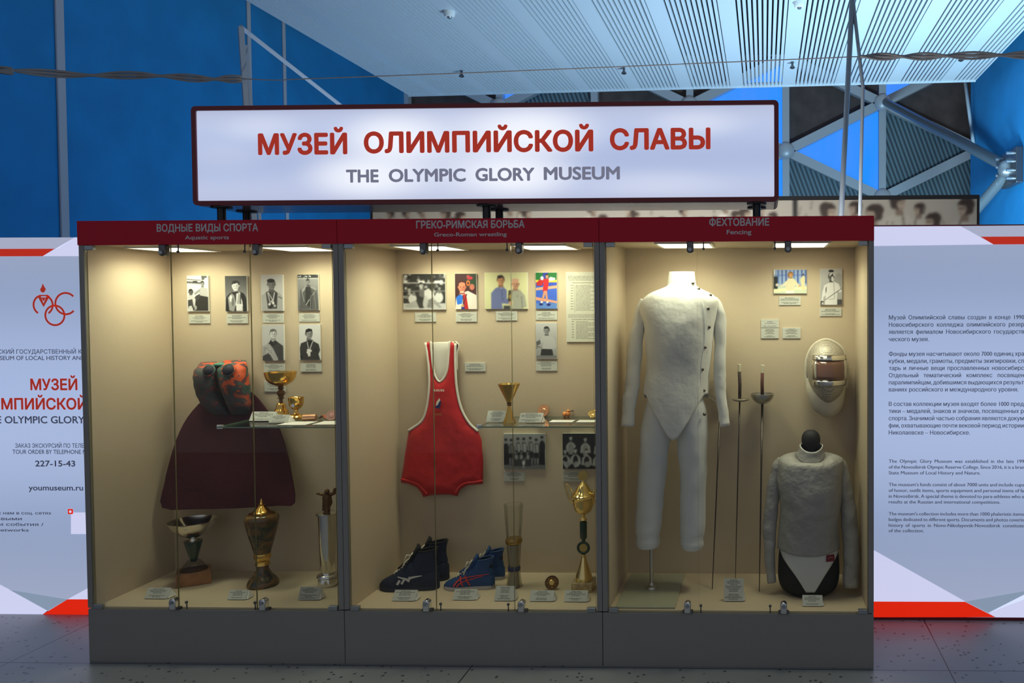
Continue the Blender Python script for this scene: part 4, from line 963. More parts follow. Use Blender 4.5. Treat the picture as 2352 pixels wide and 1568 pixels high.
p.head(.5, .36, .16, 95, 30); p.p([(.4, .26), (.52, .12), (.66, .3), (.66, .38), (.54, .24), (.42, .34)], 220); p.p([(.5, .3), (.56, .2), (.62, .34)], 35); p.e(.5, .1, .12, .06, 26); p.e(.56, .46, .06, .12, 215)
photo(r, p.speckle(3), 'black and white portrait of a fencer in white with raised visor')
plate((1883, 707, 1933, 726), 'caption plate under the portrait of the fencer with raised visor', 6, seed=18, gap=3)
rr_ = (1748, 733, 1788.5, 752.4)
o = board('caption_plate', rr_, caption_img(1, 1, 3, dark=.99), 'small plate about restoration, directly above another plate, right cabinet', 'caption plate', 'caption plates', .004, 'caption', 'backing')
for tx, u0, u1, vb in (('ПРЕДМЕТ', 1762, 1775, 739.6), ('НА РЕСТАВРАЦИИ', 1757.5, 1780, 743.4), ('ITEM ON RESTORATION', 1754, 1783, 749.8)):
    text(tx, 'printed_text', o, M['ink'], DB - .0015 - .004 - .0012, u0, u1, vb, 2.3, .0, 0)
plate((1748, 753.6, 1788.5, 777), 'caption plate directly below the restoration plate, left of the pane joint', 8, seed=19, gap=5)
plate((1797.4, 752.6, 1838.6, 777), 'caption plate right of the pane joint, left of the fencing mask', 8, seed=20, gap=5)

# --- leaning caption cards on the cabinet floors and shelves
def card(rect, z, lab, rows=7, seed=0, upright=False, tone=(192, 194, 186), gap=4, mode='lean'):
    u0, v1, u1, v0 = rect[0], rect[3], rect[2], rect[1]
    sh = rect[4] if len(rect) > 4 else 0                      # how far the top edge is shifted right in the photo
    A = U(u0, v1, z=z + .004); yb = A.y; B = U(u1, v1, y=yb); B.z = A.z
    yt_ = yb + (.030 if mode == 'lean' else .004)
    D = U(u0 + sh, v0, y=yt_); C = U(u1 + sh, v0, y=yt_); C.z = D.z
    q = MB(); n = (Vector((0, yb, A.z)) - Vector((0, yt_, D.z))); n = Vector((0, -(D.z - A.z), yt_ - yb)).normalized()*-.003
    F = [A, B, C, D]; q.add([tuple(p) for p in F] + [tuple(p + n + Vector((0, .0, .0))) for p in F], [(0, 1, 2, 3), (7, 6, 5, 4), (0, 4, 5, 1), (1, 5, 6, 2), (2, 6, 7, 3), (3, 7, 4, 0)])
    o = q.build('caption_card', M['white'], label=lab, cat='caption card', group='leaning caption cards')
    if mode == 'lean':
        w_ = (B.x - A.x)
        s = MB(); s.add([(A.x + w_*.3, yb + .006, A.z), (B.x + .008, yb + .006, A.z), (B.x + .008, yt_ + .022, A.z), (A.x + w_*.3, yt_ + .022, A.z), (A.x + w_*.3, yt_ + .004, D.z - .004), (B.x - .004, yt_ + .004, D.z - .004)], [(0, 1, 2, 3), (0, 4, 5, 1), (3, 2, 5, 4), (0, 3, 4), (1, 5, 2)])
        s.build('prop', M['white'], o)
    off = Vector((0, -(D.z - A.z), yt_ - yb)).normalized()*.0007
    picture('printed_text', caption_img(1, 1, rows, tone, seed, gap), *[p + off for p in (A, B, C, D)], o, M['caption'])
    return o
def flat_card(u0, u1, v0, v1, z, lab):
    A, B = U(u0, v1, z=z + .002), U(u1, v1, z=z + .002); D = U(u0, v0, z=z + .002)
    return MB().box(A.x, B.x, A.y, D.y, z + .0005, z + .003).build('caption_card', M['white'], label=lab, cat='caption card', group='leaning caption cards')
card((331, 1349, 383, 1374, 10), ZF, 'leaning caption card in front of the tilted silver bowl trophy', seed=21)
card((522, 1354, 564, 1376, 6), ZF, 'leaning caption card in front of the gold-lidded vase', 6, seed=22)
card((684, 1347, 731, 1377, 7), ZF, 'leaning caption card in front of the silver cylinder trophy', 8, seed=23, tone=(165, 166, 160))
card((900, 1354, 952, 1379, 8), ZF, 'leaning caption card in front of the dark blue shoe', 7, seed=24)
card((1039, 1352, 1091, 1377, 6), ZF, 'leaning caption card in front of the blue shoe with red stripes', 7, seed=25)
card((1135, 1345, 1179, 1379, 5), ZF, 'leaning caption card in front of the tall glass vase', 8, seed=26)
card((1216, 1355, 1270, 1380, 4), ZF, 'leaning caption card in front of the round bronze medal', 7, seed=27)
card((1295, 1355, 1348, 1381, 3), ZF, 'leaning caption card in front of the marble foot of the tall trophy', 7, seed=28)
card((1662.5, 1328, 1707, 1380, 1), ZF, 'tall leaning caption card in the middle of the right cabinet floor', 13, seed=29, gap=8)
card((1843, 1366, 1889, 1391, 0), ZF, 'leaning caption card in front of the black mannequin base', 6, seed=30)
card((572, 945, 628, 966, 8), ZS1, 'leaning caption card left of the goblet foot on the left glass shelf', 6, seed=31)
card((617, 952, 660, 970, 5), ZS1, 'leaning caption card in front of the goblets on the left glass shelf', 6, seed=32, tone=(172, 174, 166))
flat_card(636, 700, 968, 976, ZS1, 'white card lying flat below the gold goblets on the left glass shelf')
flat_card(716, 768, 967, 975, ZS1, 'white card lying flat in front of the medal ribbon on the left glass shelf')
card((1116.5, 943, 1161, 969, 5), ZS, 'leaning caption card left of the gold cone cup on the middle glass shelf', 7, seed=33)
card((1190.5, 948, 1243, 970, 6), ZS, 'leaning caption card right of the gold cone cup on the middle glass shelf', 7, seed=34)
flat_card(1260, 1314, 964.5, 969.5, ZS, 'white card lying flat below the small orange figure on the middle shelf')
flat_card(1323, 1376, 964.5, 969.5, ZS, 'white card lying flat below the gold medal at the right post')
# ------------------------------------------------------------------ exhibits
M['gold'] = mat('polished_gold', (0.80, 0.50, 0.13), 0.16, 1.0)
M['oldgold'] = mat('aged_gold', (0.62, 0.42, 0.13), 0.28, 1.0)
M['palegold'] = mat('pale_gold', (0.86, 0.66, 0.28), 0.12, 1.0)
M['bronze'] = mat('dark_bronze', (0.16, 0.085, 0.035), 0.35, 0.8, bump=.5, bscale=150)
M['silver'] = mat('silver', (0.78, 0.76, 0.70), 0.14, 1.0)
M['dullsteel'] = mat('dull_steel', (0.55, 0.54, 0.50), 0.32, 1.0, bump=.1, bscale=150)
M['darkgreen'] = mat('dark_green_glass', (0.012, 0.045, 0.025), 0.1, coat=.5)
M['clear'] = mat_glass('clear_glass', (0.965, 0.97, 0.95), .45)
M['smoky'] = mat_glass('smoky_glass', (0.93, 0.92, 0.88), .45)
M['wood'] = mat('varnished_wood', (0.30, 0.13, 0.045), 0.3, var=.35, vscale=16)
M['marble'] = mat('tan_marble', (0.46, 0.36, 0.20), 0.25, var=.3, vscale=40)
def px_lathe(name, m, parent, u, y, prof, n=32, c0=True, c1=True, x=None, smooth=45, flute=0):
    """prof: (photo row, half width in photo pixels) about a vertical axis standing at depth y"""
    cx = U(u, prof[0][0], y=y).x if x is None else x; s = mpp(y); rings = []
    for v, hw in prof:
        z = max(U(u, v, y=y).z, parent['_o'][2] + .0008); r = hw*s
        rings.append([(cx + r*(1 + flute*math.cos(8*2*math.pi*j/n))*math.cos(2*math.pi*j/n), y + r*(1 + flute*math.cos(8*2*math.pi*j/n))*math.sin(2*math.pi*j/n), z) for j in range(n)])
    q = MB(); q.loft(rings, c0, c1)
    return q.build(name, M[m] if isinstance(m, str) else m, parent, smooth=smooth)
def dense(k, n=28): return [(t, *crv(k, t)) for t in [k[0][0] + (k[-1][0] - k[0][0])*i/n for i in range(n + 1)]]

# ---- left cabinet: shelf
y = .375; cx = U(646, 951, y=y).x
t = thing('goblet', 'large gold goblet with wide bowl and dark ornate stem on left glass shelf', 'goblet', (cx, y, ZS1))
px_lathe('bowl', 'gold', t, 643, y, dense([(888, 4), (884, 14), (877, 25), (867, 31), (854, 34)], 16) + [(854.5, 33), (867, 30), (880, 18)], x=cx)
px_lathe('stem', 'bronze', t, 646, y, [(888, 5), (891, 7), (894, 4), (899, 8), (903, 9), (906, 7), (911, 5), (914, 8), (916, 4), (920, 3.5), (926, 5)], x=cx)
px_lathe('foot', 'gold', t, 646, y, dense([(924, 5), (928, 9), (937, 11), (944, 15), (954, 17)], 14) + [(959, 17.5)], x=cx)
y2 = U(681, 962, z=ZS1).y + .0; cx = U(681, 962, z=ZS1).x
t = thing('goblet', 'small gold cup with ring foot right of the large goblet', 'goblet', (cx, y2, ZS1))
px_lathe('bowl', 'gold', t, 681, y2, [(940, 4), (937, 10), (930, 15), (922, 16), (914, 16.5), (912.5, 17.2), (914, 15.5), (930, 13.5)], x=cx)
px_lathe('foot', 'gold', t, 681, y2, [(940, 4.5), (946, 3.5), (950, 6), (953, 14), (957, 17), (962, 16)], x=cx)
q = MB(); sh = []
c = U(672.5, 931, y=y2 - 17*mpp(y2))
q.tube([(c.x, c.y - .001, c.z), (c.x, c.y + .003, c.z)], .009, 14); q.build('emblem', M['silver'], t)
# wooden disc medal and ribbon
def disc(name, u, v, z, r, th, tilt, m, lab, cat, yaw=0, rim='', grp=None, relief=True, base=None):
    p = U(u, v, z=z) if base is None else base
    ca, sa = math.cos(tilt), math.sin(tilt); n = 36
    ex = Vector((math.cos(yaw), math.sin(yaw), 0)); ey = Vector((-math.sin(yaw)*ca, math.cos(yaw)*ca, sa)); ez = ex.cross(ey)
    o0 = Vector(p) + ey*r + ez*.0
    low = min((o0 + ex*r*math.cos(a*.2) + ey*r*math.sin(a*.2)).z for a in range(32)); o0.z += z + .0015 + th*abs(math.cos(tilt))*0 - low + .0005
    q = MB()
    def rg(rr_, h): return [tuple(o0 + ex*rr_*math.cos(2*math.pi*j/n) + ey*rr_*math.sin(2*math.pi*j/n) + ez*h) for j in range(n)]
    q.loft([rg(r, 0), rg(r, th), rg(r*.9, th), rg(r*.87, th*.75)])
    t = q.build(name, M[m], smooth=30, label=lab, cat=cat, group=grp)
    if relief:
        s = MB()
        s.loft([rg(r*.42, th*.7), rg(r*.40, th*1.05), rg(r*.25, th*1.05)])
        for k in range(8):
            a = k*math.pi/4; c_ = o0 + ex*r*.62*math.cos(a) + ey*r*.62*math.sin(a) + ez*th*.8; s.ball(tuple(c_), r*.09, n=8, m=6)
        s.build('relief', M[rim or m], t, smooth=True)
    return t
M['lightwood'] = mat('pale_wood', (0.72, 0.44, 0.16), 0.5, var=.15, vscale=60); M['copper'] = mat('copper', (0.72, 0.38, 0.22), .3, .9)
q = MB(); a = U(694, 968, z=ZS1); d0 = Vector((.78, .35, .35)).normalized(); c0 = Vector((a.x, a.y + .012, ZS1 + .0175))
q.tube([c0, c0 + Vector((.055, .012, 0))], .0165, 28)
t = q.build('wooden_medal', M['copper'], smooth=40, label='round wooden medal lying on its edge in front of the small gold cup', cat='medal')
q = MB(); q.tube([c0 - Vector((.0015, .0003, 0)), c0 - Vector((-.001, 0, 0))], .0155, 28); q.build('face', M['lightwood'], t)
M['ribbon'] = mat('orange_ribbon', (0.42, 0.12, 0.06), .6); M['ribbon2'] = mat('pink_ribbon', (0.55, 0.30, 0.26), .6)
def ribbon(pts, wd, m, lab):
    q = MB(); P = [Vector(p) for p in pts]; P = [Vector(crv([(i, *p) for i, p in enumerate(P)], k*(len(P) - 1)/24)) for k in range(25)]
    q.loft([[(p.x, p.y - wd/2, p.z), (p.x, p.y + wd/2, p.z), (p.x, p.y + wd/2, p.z + .0015), (p.x, p.y - wd/2, p.z + .0015)] for p in P])
    return q.build('medal_ribbon', M[m], smooth=30, label=lab, cat='ribbon')
a = U(722, 966, z=ZS1); b_ = U(756, 965, z=ZS1)
z0 = ZS1 + .004
ribbon([(a.x, a.y + .05, z0), (a.x + .015, a.y + .05, z0 + .016), (a.x + .035, a.y + .045, z0 + .002), (a.x + .055, a.y + .04, z0 + .010), (b_.x, a.y + .035, z0)], .025, 'ribbon', 'folded orange brown ribbon behind the wooden medal')
q = disc('medal', 760, 966, ZS1, .024, .004, 1.15, 'ribbon2', 'pink medal with rings leaning at the right end of the left shelf', 'medal', yaw=.2)

# ---- left cabinet: monofin leaning on the back lining
M['rubber'] = mat('dark_maroon_rubber', (0.058, 0.012, 0.018), .75, spec=.25, bump=.15, bscale=40, var=.25, vscale=5)
def ybv(v): return min(.465, .345 + (1168 - v)*.12/263)
yb = .465
t = thing('monofin', 'large dark maroon swimming monofin with two mottled foot pockets', 'monofin', (U(522, 1168, y=.345).x, .345, U(522, 1168, y=.345).z))
out = [(372, 1166), (377, 1110), (389, 1058), (406, 1005), (430, 958), (466, 918), (500, 900), (548, 890), (582, 905), (612, 941), (638, 978), (656, 1030), (668, 1085), (676, 1155), (640, 1161), (580, 1165), (520, 1168), (450, 1169)]
def smooth_poly(pts, n=4):
    o = []; L = len(pts)
    for i in range(L):
        p0, p1, p2, p3 = [np.array(pts[(i + k) % L], float) for k in (-1, 0, 1, 2)]
        for k in range(n):
            x = k/n; o.append(tuple(.5*(2*p1 + (p2 - p0)*x + (2*p0 - 5*p1 + 4*p2 - p3)*x*x + (3*p1 - p0 - 3*p2 + p3)*x**3)))
    return o
Pq = [U(u, v, y=ybv(v)) for u, v in smooth_poly(out, 3)][::-1]
q = MB(); q.loft([Pq, [p + Vector((0, .008, 0)) for p in Pq]]); q.build('blade', M['rubber'], t, bevel=.002)
m = mat('mottled_neoprene', (.1, .08, .08), .6); nt = m.node_tree; b = nt.nodes['Principled BSDF']
tc = nt.nodes.new('ShaderNodeTexCoord'); no = nt.nodes.new('ShaderNodeTexNoise'); no.inputs['Scale'].default_value = 17; no.inputs['Detail'].default_value = 2.5; no.inputs['Distortion'].default_value = .8
mp = nt.nodes.new('ShaderNodeMapping'); mp.inputs['Scale'].default_value = (.8, 1, 1.3); nt.links.new(tc.outputs['Object'], mp.inputs[0]); nt.links.new(mp.outputs[0], no.inputs['Vector'])
def ramp(stops):
    r = nt.nodes.new('ShaderNodeValToRGB'); r.color_ramp.interpolation = 'CONSTANT'
    while len(r.color_ramp.elements) < len(stops): r.color_ramp.elements.new(.5)
    for e, (p, c) in zip(r.color_ramp.elements, stops): e.position = p; e.color = (*c, 1)
    nt.links.new(no.outputs['Fac'], r.inputs[0]); return r
r1 = ramp([(0, (.035, .075, .06)), (.42, (.05, .10, .085)), (.50, (.10, .045, .05)), (.56, (.62, .09, .02)), (.70, (.05, .09, .05))])
r2 = ramp([(0, (.035, .045, .05)), (.45, (.07, .03, .04)), (.52, (.035, .06, .06)), (.60, (.09, .035, .04)), (.70, (.16, .05, .04))])
sp = nt.nodes.new('ShaderNodeSeparateXYZ'); nt.links.new(tc.outputs['Object'], sp.inputs[0])
zp = U(522, 895, y=.42).z - t['_o'][2]
mr = nt.nodes.new('ShaderNodeMapRange'); mr.inputs[1].default_value = zp - .07; mr.inputs[2].default_value = zp + .05; 
ad = nt.nodes.new('ShaderNodeMath'); ad.operation = 'MULTIPLY_ADD'; ad.inputs[1].default_value = .7; nt.links.new(sp.outputs[0], ad.inputs[0]); nt.links.new(sp.outputs[2], ad.inputs[2]); nt.links.new(ad.outputs[0], mr.inputs[0])
mx = nt.nodes.new('ShaderNodeMix'); mx.data_type = 'RGBA'; nt.links.new(mr.outputs[0], mx.inputs[0]); nt.links.new(r2.outputs[0], mx.inputs[6]); nt.links.new(r1.outputs[0], mx.inputs[7]); nt.links.new(mx.outputs[2], b.inputs['Base Color'])
M['neoprene'] = m; M['tealrubber'] = mat('teal_rubber', (.05, .22, .16), .55); M['blueblack'] = mat('blue_black_lining', (.006, .007, .02), .7)
def pocket(keys, hole, yo):
    rings = []
    for tt, u, hw, v, dep in dense([(k, *kk) for k, kk in enumerate(keys)], 26):
        yb_ = ybv(v); c = U(u, v, y=yb_ - .004); wv = mpp(yb_)*hw
        c.y = yb_ - dep/2 + .002
        wr = 1 + .03*math.sin(tt*9)
        rings.append([(c.x + wv*wr*math.copysign(abs(math.cos(a))**.8, math.cos(a)), c.y + dep/2*math.copysign(abs(math.sin(a))**.8, math.sin(a)), c.z + (.012 if math.sin(a) > 0 and tt < .6 else 0)) for a in [2*math.pi*j/28 for j in range(28)]])
    q = MB(); q.loft(rings); o = q.build('foot_pocket', M['neoprene'], t, smooth=60)
    hu, hv, hr = hole; p = U(hu, hv, y=yb - keys[1][3] - .004)
    # the dark opening, turned forward and up, with a rolled rim
    ex = Vector((1, 0, 0)); ey = Vector((0, .35, .94)); k_ = mpp(yb)*hr
    ring = [p + ex*k_*math.cos(a)*1.08 + ey*k_*math.sin(a) for a in [2*math.pi*j/28 for j in range(29)]]
    s = MB(); s.tube(ring, .0055, 8, False); s.build('rolled_rim', M['neoprene'], o, smooth=True)
    s = MB(); nn = ex.cross(ey); s.loft([[tuple(x) for x in ring[:-1]], [tuple(p + (x - p)*.8 - nn*-.012) for x in ring[:-1]], [tuple(p + (x - p)*.15 - nn*-.016) for x in ring[:-1]]], False, True)
    s.build('opening', M['blueblack'], o, smooth=True)
pocket([(487, 20, 836, .05), (487, 25, 850, .09), (489, 25, 875, .10), (492, 25, 905, .085), (500, 23, 932, .06), (510, 17, 951, .025)], (480, 851, 12), 0)
pocket([(545, 24, 832, .05), (546, 32, 848, .09), (551, 31, 875, .10), (555, 29, 905, .085), (557, 25, 932, .06), (554, 19, 951, .025)], (525, 850, 13.5), 0)
q = MB(); c = U(503, 838, y=yb - .05); q.ball((c.x, c.y + .01, c.z), .036, .022, .012); q.build('heel_flap', M['tealrubber'], t, smooth=True)

# ---- left cabinet floor
p = U(424, 1349, z=ZF); c = (p.x - .004, p.y + .07); y = c[1]
t = thing('bowl_trophy', 'trophy with wide silver bowl on green stem and wooden block', 'trophy', (c[0], y, ZF))
ca, sa = math.cos(.62), math.sin(.62)
q = MB(); hw, hd, h = .075, .06, .066
B = [(c[0] + sx_*hw*ca - sy_*hd*sa, y + sx_*hw*sa*.9 + sy_*hd*ca) for sx_, sy_ in ((-1, -1), (1, -1), (1, 1), (-1, 1))]
q.loft([[(x, yy, z) for x, yy in B] for z in (ZF + .0008, ZF + h)]); q.build('wooden_base', M['wood'], t, bevel=.003)
s = mpp(y)
def L(name, m, prof, **k):
    q = MB(); n = 32; q.loft([[(c[0] + r*math.cos(2*math.pi*j/n), y + r*math.sin(2*math.pi*j/n), z) for j in range(n)] for z, r in prof], True, k.get('c1', True)); return q.build(name, M[m], t, smooth=40)
zz = lambda v: U(424, v, y=y).z
zb = ZF + h
L('glass_foot', 'smoky', [(zb, .060), (zb + .012, .055), (zb + .045, .03), (zz(1287), .012)])
L('green_stem', 'darkgreen', [(zz(1288), .012), (zz(1284), .016), (zz(1243), .040), (zz(1241), .040)])
L('bowl', 'silver', [(zz(1241), .016), (zz(1236), .012), (zz(1231), .03), (zz(1225), .058), (zz(1214), .085), (zz(1202), .101), (zz(1195), .107), (zz(1195) + .001, .104), (zz(1206), .094), (zz(1226), .045)])
p = U(604, 1351, z=ZF); y = p.y + .045; c = (U(604, 1330, y=y).x, y)
t = thing('vase_trophy', 'onyx-coloured vase trophy with pointed gold lid and gold collar', 'trophy', (c[0], y, ZF))
m = mat('banded_onyx', (.2, .1, .03), .18, coat=.4); nt = m.node_tree; b = nt.nodes['Principled BSDF']; tc = nt.nodes.new('ShaderNodeTexCoord'); no = nt.nodes.new('ShaderNodeTexNoise'); no.inputs['Scale'].default_value = 11; no.inputs['Distortion'].default_value = 2.2
nt.links.new(tc.outputs['Object'], no.inputs['Vector']); r = nt.nodes.new('ShaderNodeValToRGB')
for pos, cc in ((.5, (.13, .10, .02)), (.62, (.25, .08, .02))): r.color_ramp.elements.new(pos)
for e, (pos, cc) in zip(r.color_ramp.elements, ((.3, (.015, .014, .02)), (.45, (.07, .06, .02)), (.56, (.17, .075, .02)), (.72, (.22, .16, .04)))): e.position = pos; e.color = (*cc, 1)
nt.links.new(no.outputs['Fac'], r.inputs[0]); nt.links.new(r.outputs[0], b.inputs['Base Color']); M['onyx'] = m
px_lathe('foot', 'onyx', t, 604, y, dense([(1346, 33), (1338, 34), (1328, 29), (1318, 20), (1306, 13)], 14) + [(1296, 12)], x=c[0])
px_lathe('gold_collar', 'gold', t, 604, y, [(1298, 13), (1296, 16), (1290, 15), (1288, 13), (1284, 16), (1282, 17), (1272, 18), (1269, 17)], x=c[0])
px_lathe('body', 'onyx', t, 604, y, dense([(1270, 17), (1255, 21), (1230, 28), (1205, 34), (1193, 36)], 14) + [(1186, 36), (1181, 32), (1178, 26)], x=c[0])
px_lathe('gold_lid', 'gold', t, 604, y, [(1179, 26), (1177, 27), (1175, 20), (1172, 17), (1165, 10), (1160, 6), (1157, 8), (1155, 4), (1150, 3), (1144, .6)], x=c[0])
p = U(754, 1350, z=ZF); y = p.y + .05; cx = U(754, 1336, y=y).x
t = thing('cylinder_trophy', 'tall silver and glass cylinder trophy topped by a dark winged figure', 'trophy', (cx, y, ZF))
px_lathe('foot', 'silver', t, 754, y, [(1348, 22), (1346, 23), (1326, 22), (1322, 20), (1318, 18)], x=cx)
px_lathe('foot_ring', 'chrome', t, 754, y, [(1325, 22), (1322, 24.5), (1318, 23), (1316, 19)], x=cx)
px_lathe('body', 'silver', t, 754, y, [(1316, 14), (1308, 16), (1260, 18), (1200, 19.5), (1182, 20), (1180, 24), (1177, 24), (1175, 18)], x=cx)
q = MB(); s = mpp(y); z0 = U(754, 1176, y=y).z
q.tube([(cx + .001, y, z0 - .004), (cx + .003, y, z0 + .022), (cx + .004, y, z0 + .045), (cx + .003, y - .004, z0 + .075), (cx + .005, y - .006, z0 + .092)], [.014, .012, .022, .021, .012], 12)
q.ball((cx + .006, y - .008, z0 + .105), .0125)
q.tube([(cx - .004, y - .006, z0 + .084), (cx - .022, y - .014, z0 + .094), (cx - .042, y - .016, z0 + .098)], [.009, .007, .005], 8)
q.tube([(cx + .012, y, z0 + .084), (cx + .032, y + .008, z0 + .094), (cx + .036, y + .01, z0 + .118)], [.010, .010, .005], 8)
q.tube([(cx + .001, y, z0 + .004), (cx - .014, y, z0 + .014), (cx - .016, y, z0 + .05)], [.009, .010, .006], 8)
q.build('figurine', M['bronze'], t, smooth=60)

# ---- middle cabinet: singlet pinned to the lining
M['red'] = mat('red_jersey', (0.50, 0.004, 0.006), .55, bump=.18, bscale=35, sheen=.2); M['whitetrim'] = mat('white_trim', (0.74, 0.71, 0.62), .7)
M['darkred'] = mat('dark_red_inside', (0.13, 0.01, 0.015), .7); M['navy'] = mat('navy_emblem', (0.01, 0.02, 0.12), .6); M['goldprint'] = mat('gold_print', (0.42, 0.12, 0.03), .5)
ysg = DB - .040
so = U(1012, 1142, y=ysg)
t = thing('wrestling_singlet', 'red wrestling singlet with white edging hung on the middle lining', 'singlet', (so.x, ysg, so.z))
half = [(975, 790), (984, 836), (986, 884), (980, 935), (968, 968), (938, 990)]
outl = [(1010, 876), (1001, 868), (994, 845), (990, 800), (988, 784), (976, 788), (983, 836), (985, 884), (980, 932), (968, 968), (939, 990), (933, 1020), (926, 1070), (920, 1108), (938, 1111), (957, 1119), (966, 1130), (972, 1142), (990, 1137), (1012, 1136), (1035, 1136), (1051, 1139), (1057, 1124), (1072, 1115), (1092, 1113), (1109, 1111), (1110, 1060), (1106, 1010), (1099, 990), (1077, 972), (1058, 936), (1048, 890), (1045, 836), (1046, 790), (1034, 783), (1031, 800), (1028, 845), (1021, 868)]
def sheet(outline, yf, name, m, parent, puff, res=2.2, th=.004, pw=24):
    """cloth cut to an outline, puffed out towards the glass away from its edges"""
    O = np.array(outline, float); u0, v0 = O.min(0); u1, v1 = O.max(0)
    def inside(X, Y):
        ins = np.zeros(X.shape, bool)
        for i in range(len(O)):
            (xa, ya), (xb, yb_) = O[i], O[(i + 1) % len(O)]
            if ya == yb_: continue
            ins ^= ((ya > Y) != (yb_ > Y)) & (X < (xb - xa)*(Y - ya)/(yb_ - ya) + xa)
        return ins
    def dist(X, Y):
        d = np.full(X.shape, 1e9)
        for i in range(len(O)):
            a, b2 = O[i], O[(i + 1) % len(O)]; e = b2 - a; L2 = (e*e).sum()
            tt = np.clip(((X - a[0])*e[0] + (Y - a[1])*e[1])/L2, 0, 1); d = np.minimum(d, np.hypot(X - a[0] - tt*e[0], Y - a[1] - tt*e[1]))
        return d
    import mathutils
    pts = [mathutils.Vector((float(a), float(b2))) for a, b2 in O]; nb = len(pts)
    X, Y = np.meshgrid(np.arange(u0, u1, res*2), np.arange(v0, v1, res*2)); D = dist(X, Y); ok = inside(X, Y) & (D > res*1.1)
    pts += [mathutils.Vector((float(a), float(b2))) for a, b2 in zip(X[ok], Y[ok])]
    from mathutils.geometry import delaunay_2d_cdt
    V, E_, F, *_r = delaunay_2d_cdt(pts, [(i, (i + 1) % nb) for i in range(nb)], [], 1, 1e-4)
    VX = np.array([[p[0], p[1]] for p in V]); D = dist(VX[:, 0], VX[:, 1])
    W = []
    for (a, b2), d in zip(VX, D):
        p = U(a, b2, y=yf); k = min(1, d/pw); n_ = noise.noise(Vector((a*.03, b2*.02, 1.7)))*.5 + noise.noise(Vector((a*.08, b2*.05, 5)))*.25
        W.append((p.x, yf - puff*(1 - (1 - k)**2) - n_*puff*.5*k, p.z))
    q = MB(); q.add(W, [list(f) for f in F]); o = q.build(name, M[m], parent, smooth=True)
    md = o.modifiers.new('t', 'SOLIDIFY'); md.thickness = th; md.offset = -1
    return o, W
sheet(outl, ysg, 'red_front', 'red', t, .016)
# leg bands, trim and inner lining
def trim(px, wd, name='white_edging', m='whitetrim', dy=-.003, r=.0):
    P = [U(u, v, y=ysg + dy) for u, v in px]; P = [Vector(crv([(i, *p) for i, p in enumerate(P)], k*(len(P) - 1)/(6*len(P)))) for k in range(6*len(P) + 1)]
    q = MB(); q.tube(P, wd*mpp(ysg)/2, 8); return q.build(name, M[m], t, smooth=True)
trim([(977, 786), (984, 836), (986, 884), (981, 932), (969, 966), (937, 990)], 6)
trim([(1046, 788), (1046, 836), (1049, 890), (1059, 936), (1077, 970), (1098, 990)], 6)
trim([(989, 784), (991, 810), (995, 845), (1001, 866), (1010, 876), (1021, 866), (1028, 845), (1031, 810), (1033, 783)], 5)
trim([(921, 1100), (939, 1104), (960, 1112), (974, 1126), (981, 1134)], 5, 'leg_band', 'red', -.010); trim([(1108, 1104), (1090, 1107), (1068, 1110), (1054, 1120), (1047, 1132)], 5, 'leg_band', 'red', -.010)
sheet([(982, 786), (1042, 784), (1038, 850), (1020, 885), (1000, 885), (986, 850)], ysg + .022, 'white_inside', 'whitetrim', t, .006)
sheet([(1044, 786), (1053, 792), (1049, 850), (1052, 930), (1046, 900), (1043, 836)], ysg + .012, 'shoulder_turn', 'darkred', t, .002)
trim([(1046, 784), (1054, 793), (1050, 812), (1050, 850)], 3.5, dy=.006)
def patch(px, name, m, yy):
    P = [U(u, v, y=yy) for u, v in px]; a = sum(P[i].x*P[(i + 1) % len(P)].z - P[(i + 1) % len(P)].x*P[i].z for i in range(len(P)))
    if a < 0: P = P[::-1]
    q = MB(); q.prism([(p.x, p.z) for p in P], yy, yy + .001); return q.build(name, M[m], t)
ye = ysg - .026
for k, (u0, u1) in enumerate(((996, 999), (1000.5, 1003), (1004.5, 1007.5), (1009, 1011.5), (1013, 1016), (1017.5, 1020))):
    patch([(u0, 899), (u0 + .3, 893.5 + (k % 2)), (u1, 894), (u1 - .2, 898.5)], 'white_print', 'whitetrim', ye)
patch([(1001, 931), (1003, 922), (1009, 914), (1012, 922), (1008, 930)], 'emblem_flame', 'whitetrim', ye); patch([(1004, 932), (1008, 924), (1012, 918), (1013, 926), (1010, 934)], 'emblem_flame', 'navy', ye - .001)
patch([(998, 934), (1004, 931), (1010, 934), (1011, 937), (1003, 938)], 'emblem_flame', 'navy', ye - .001)
for u in (998, 1001.5, 1005, 1008.5, 1012): patch([(u, 954), (u, 949), (u + 2, 949), (u + 2, 954)], 'gold_print', 'goldprint', ye)
# ---- middle shelf
p = U(1170, 973, z=ZS); y = min(p.y + .02, .42); cx = U(1170, 960, y=y).x
t = thing('cone_cup', 'gold cup of two cones meeting at a knot on the middle shelf', 'cup', (cx, y, ZS))
zt = U(1170, 972, y=y).z
px_lathe('bowl', 'oldgold', t, 1170, y, [(925, 4.5), (920, 7), (900, 16.5), (881, 25.5), (881, 24.5), (900, 15.5), (918, 6)], x=cx)
px_lathe('knot', 'bronze', t, 1170, y, [(932, 3.5), (930, 6), (927, 4.5), (924, 6), (922, 4)], x=cx)
q = MB(); n = 32; zt0 = U(1170, 931, y=y).z
q.loft([[(cx + r*math.cos(2*math.pi*j/n), y + r*math.sin(2*math.pi*j/n), z) for j in range(n)] for z, r in ((ZS + .001, .030), (ZS + .005, .031), (ZS + .03, .020), (zt0, .007))]); q.build('foot', M['oldgold'], t, smooth=40)
disc('medal', 1246, 958, ZS, .032, .005, 1.2, 'copper', 'copper disc medal leaning behind a caption card on the middle shelf', 'medal', yaw=-.3)
M['amber'] = mat('orange_stone', (0.85, 0.33, 0.09), .35)
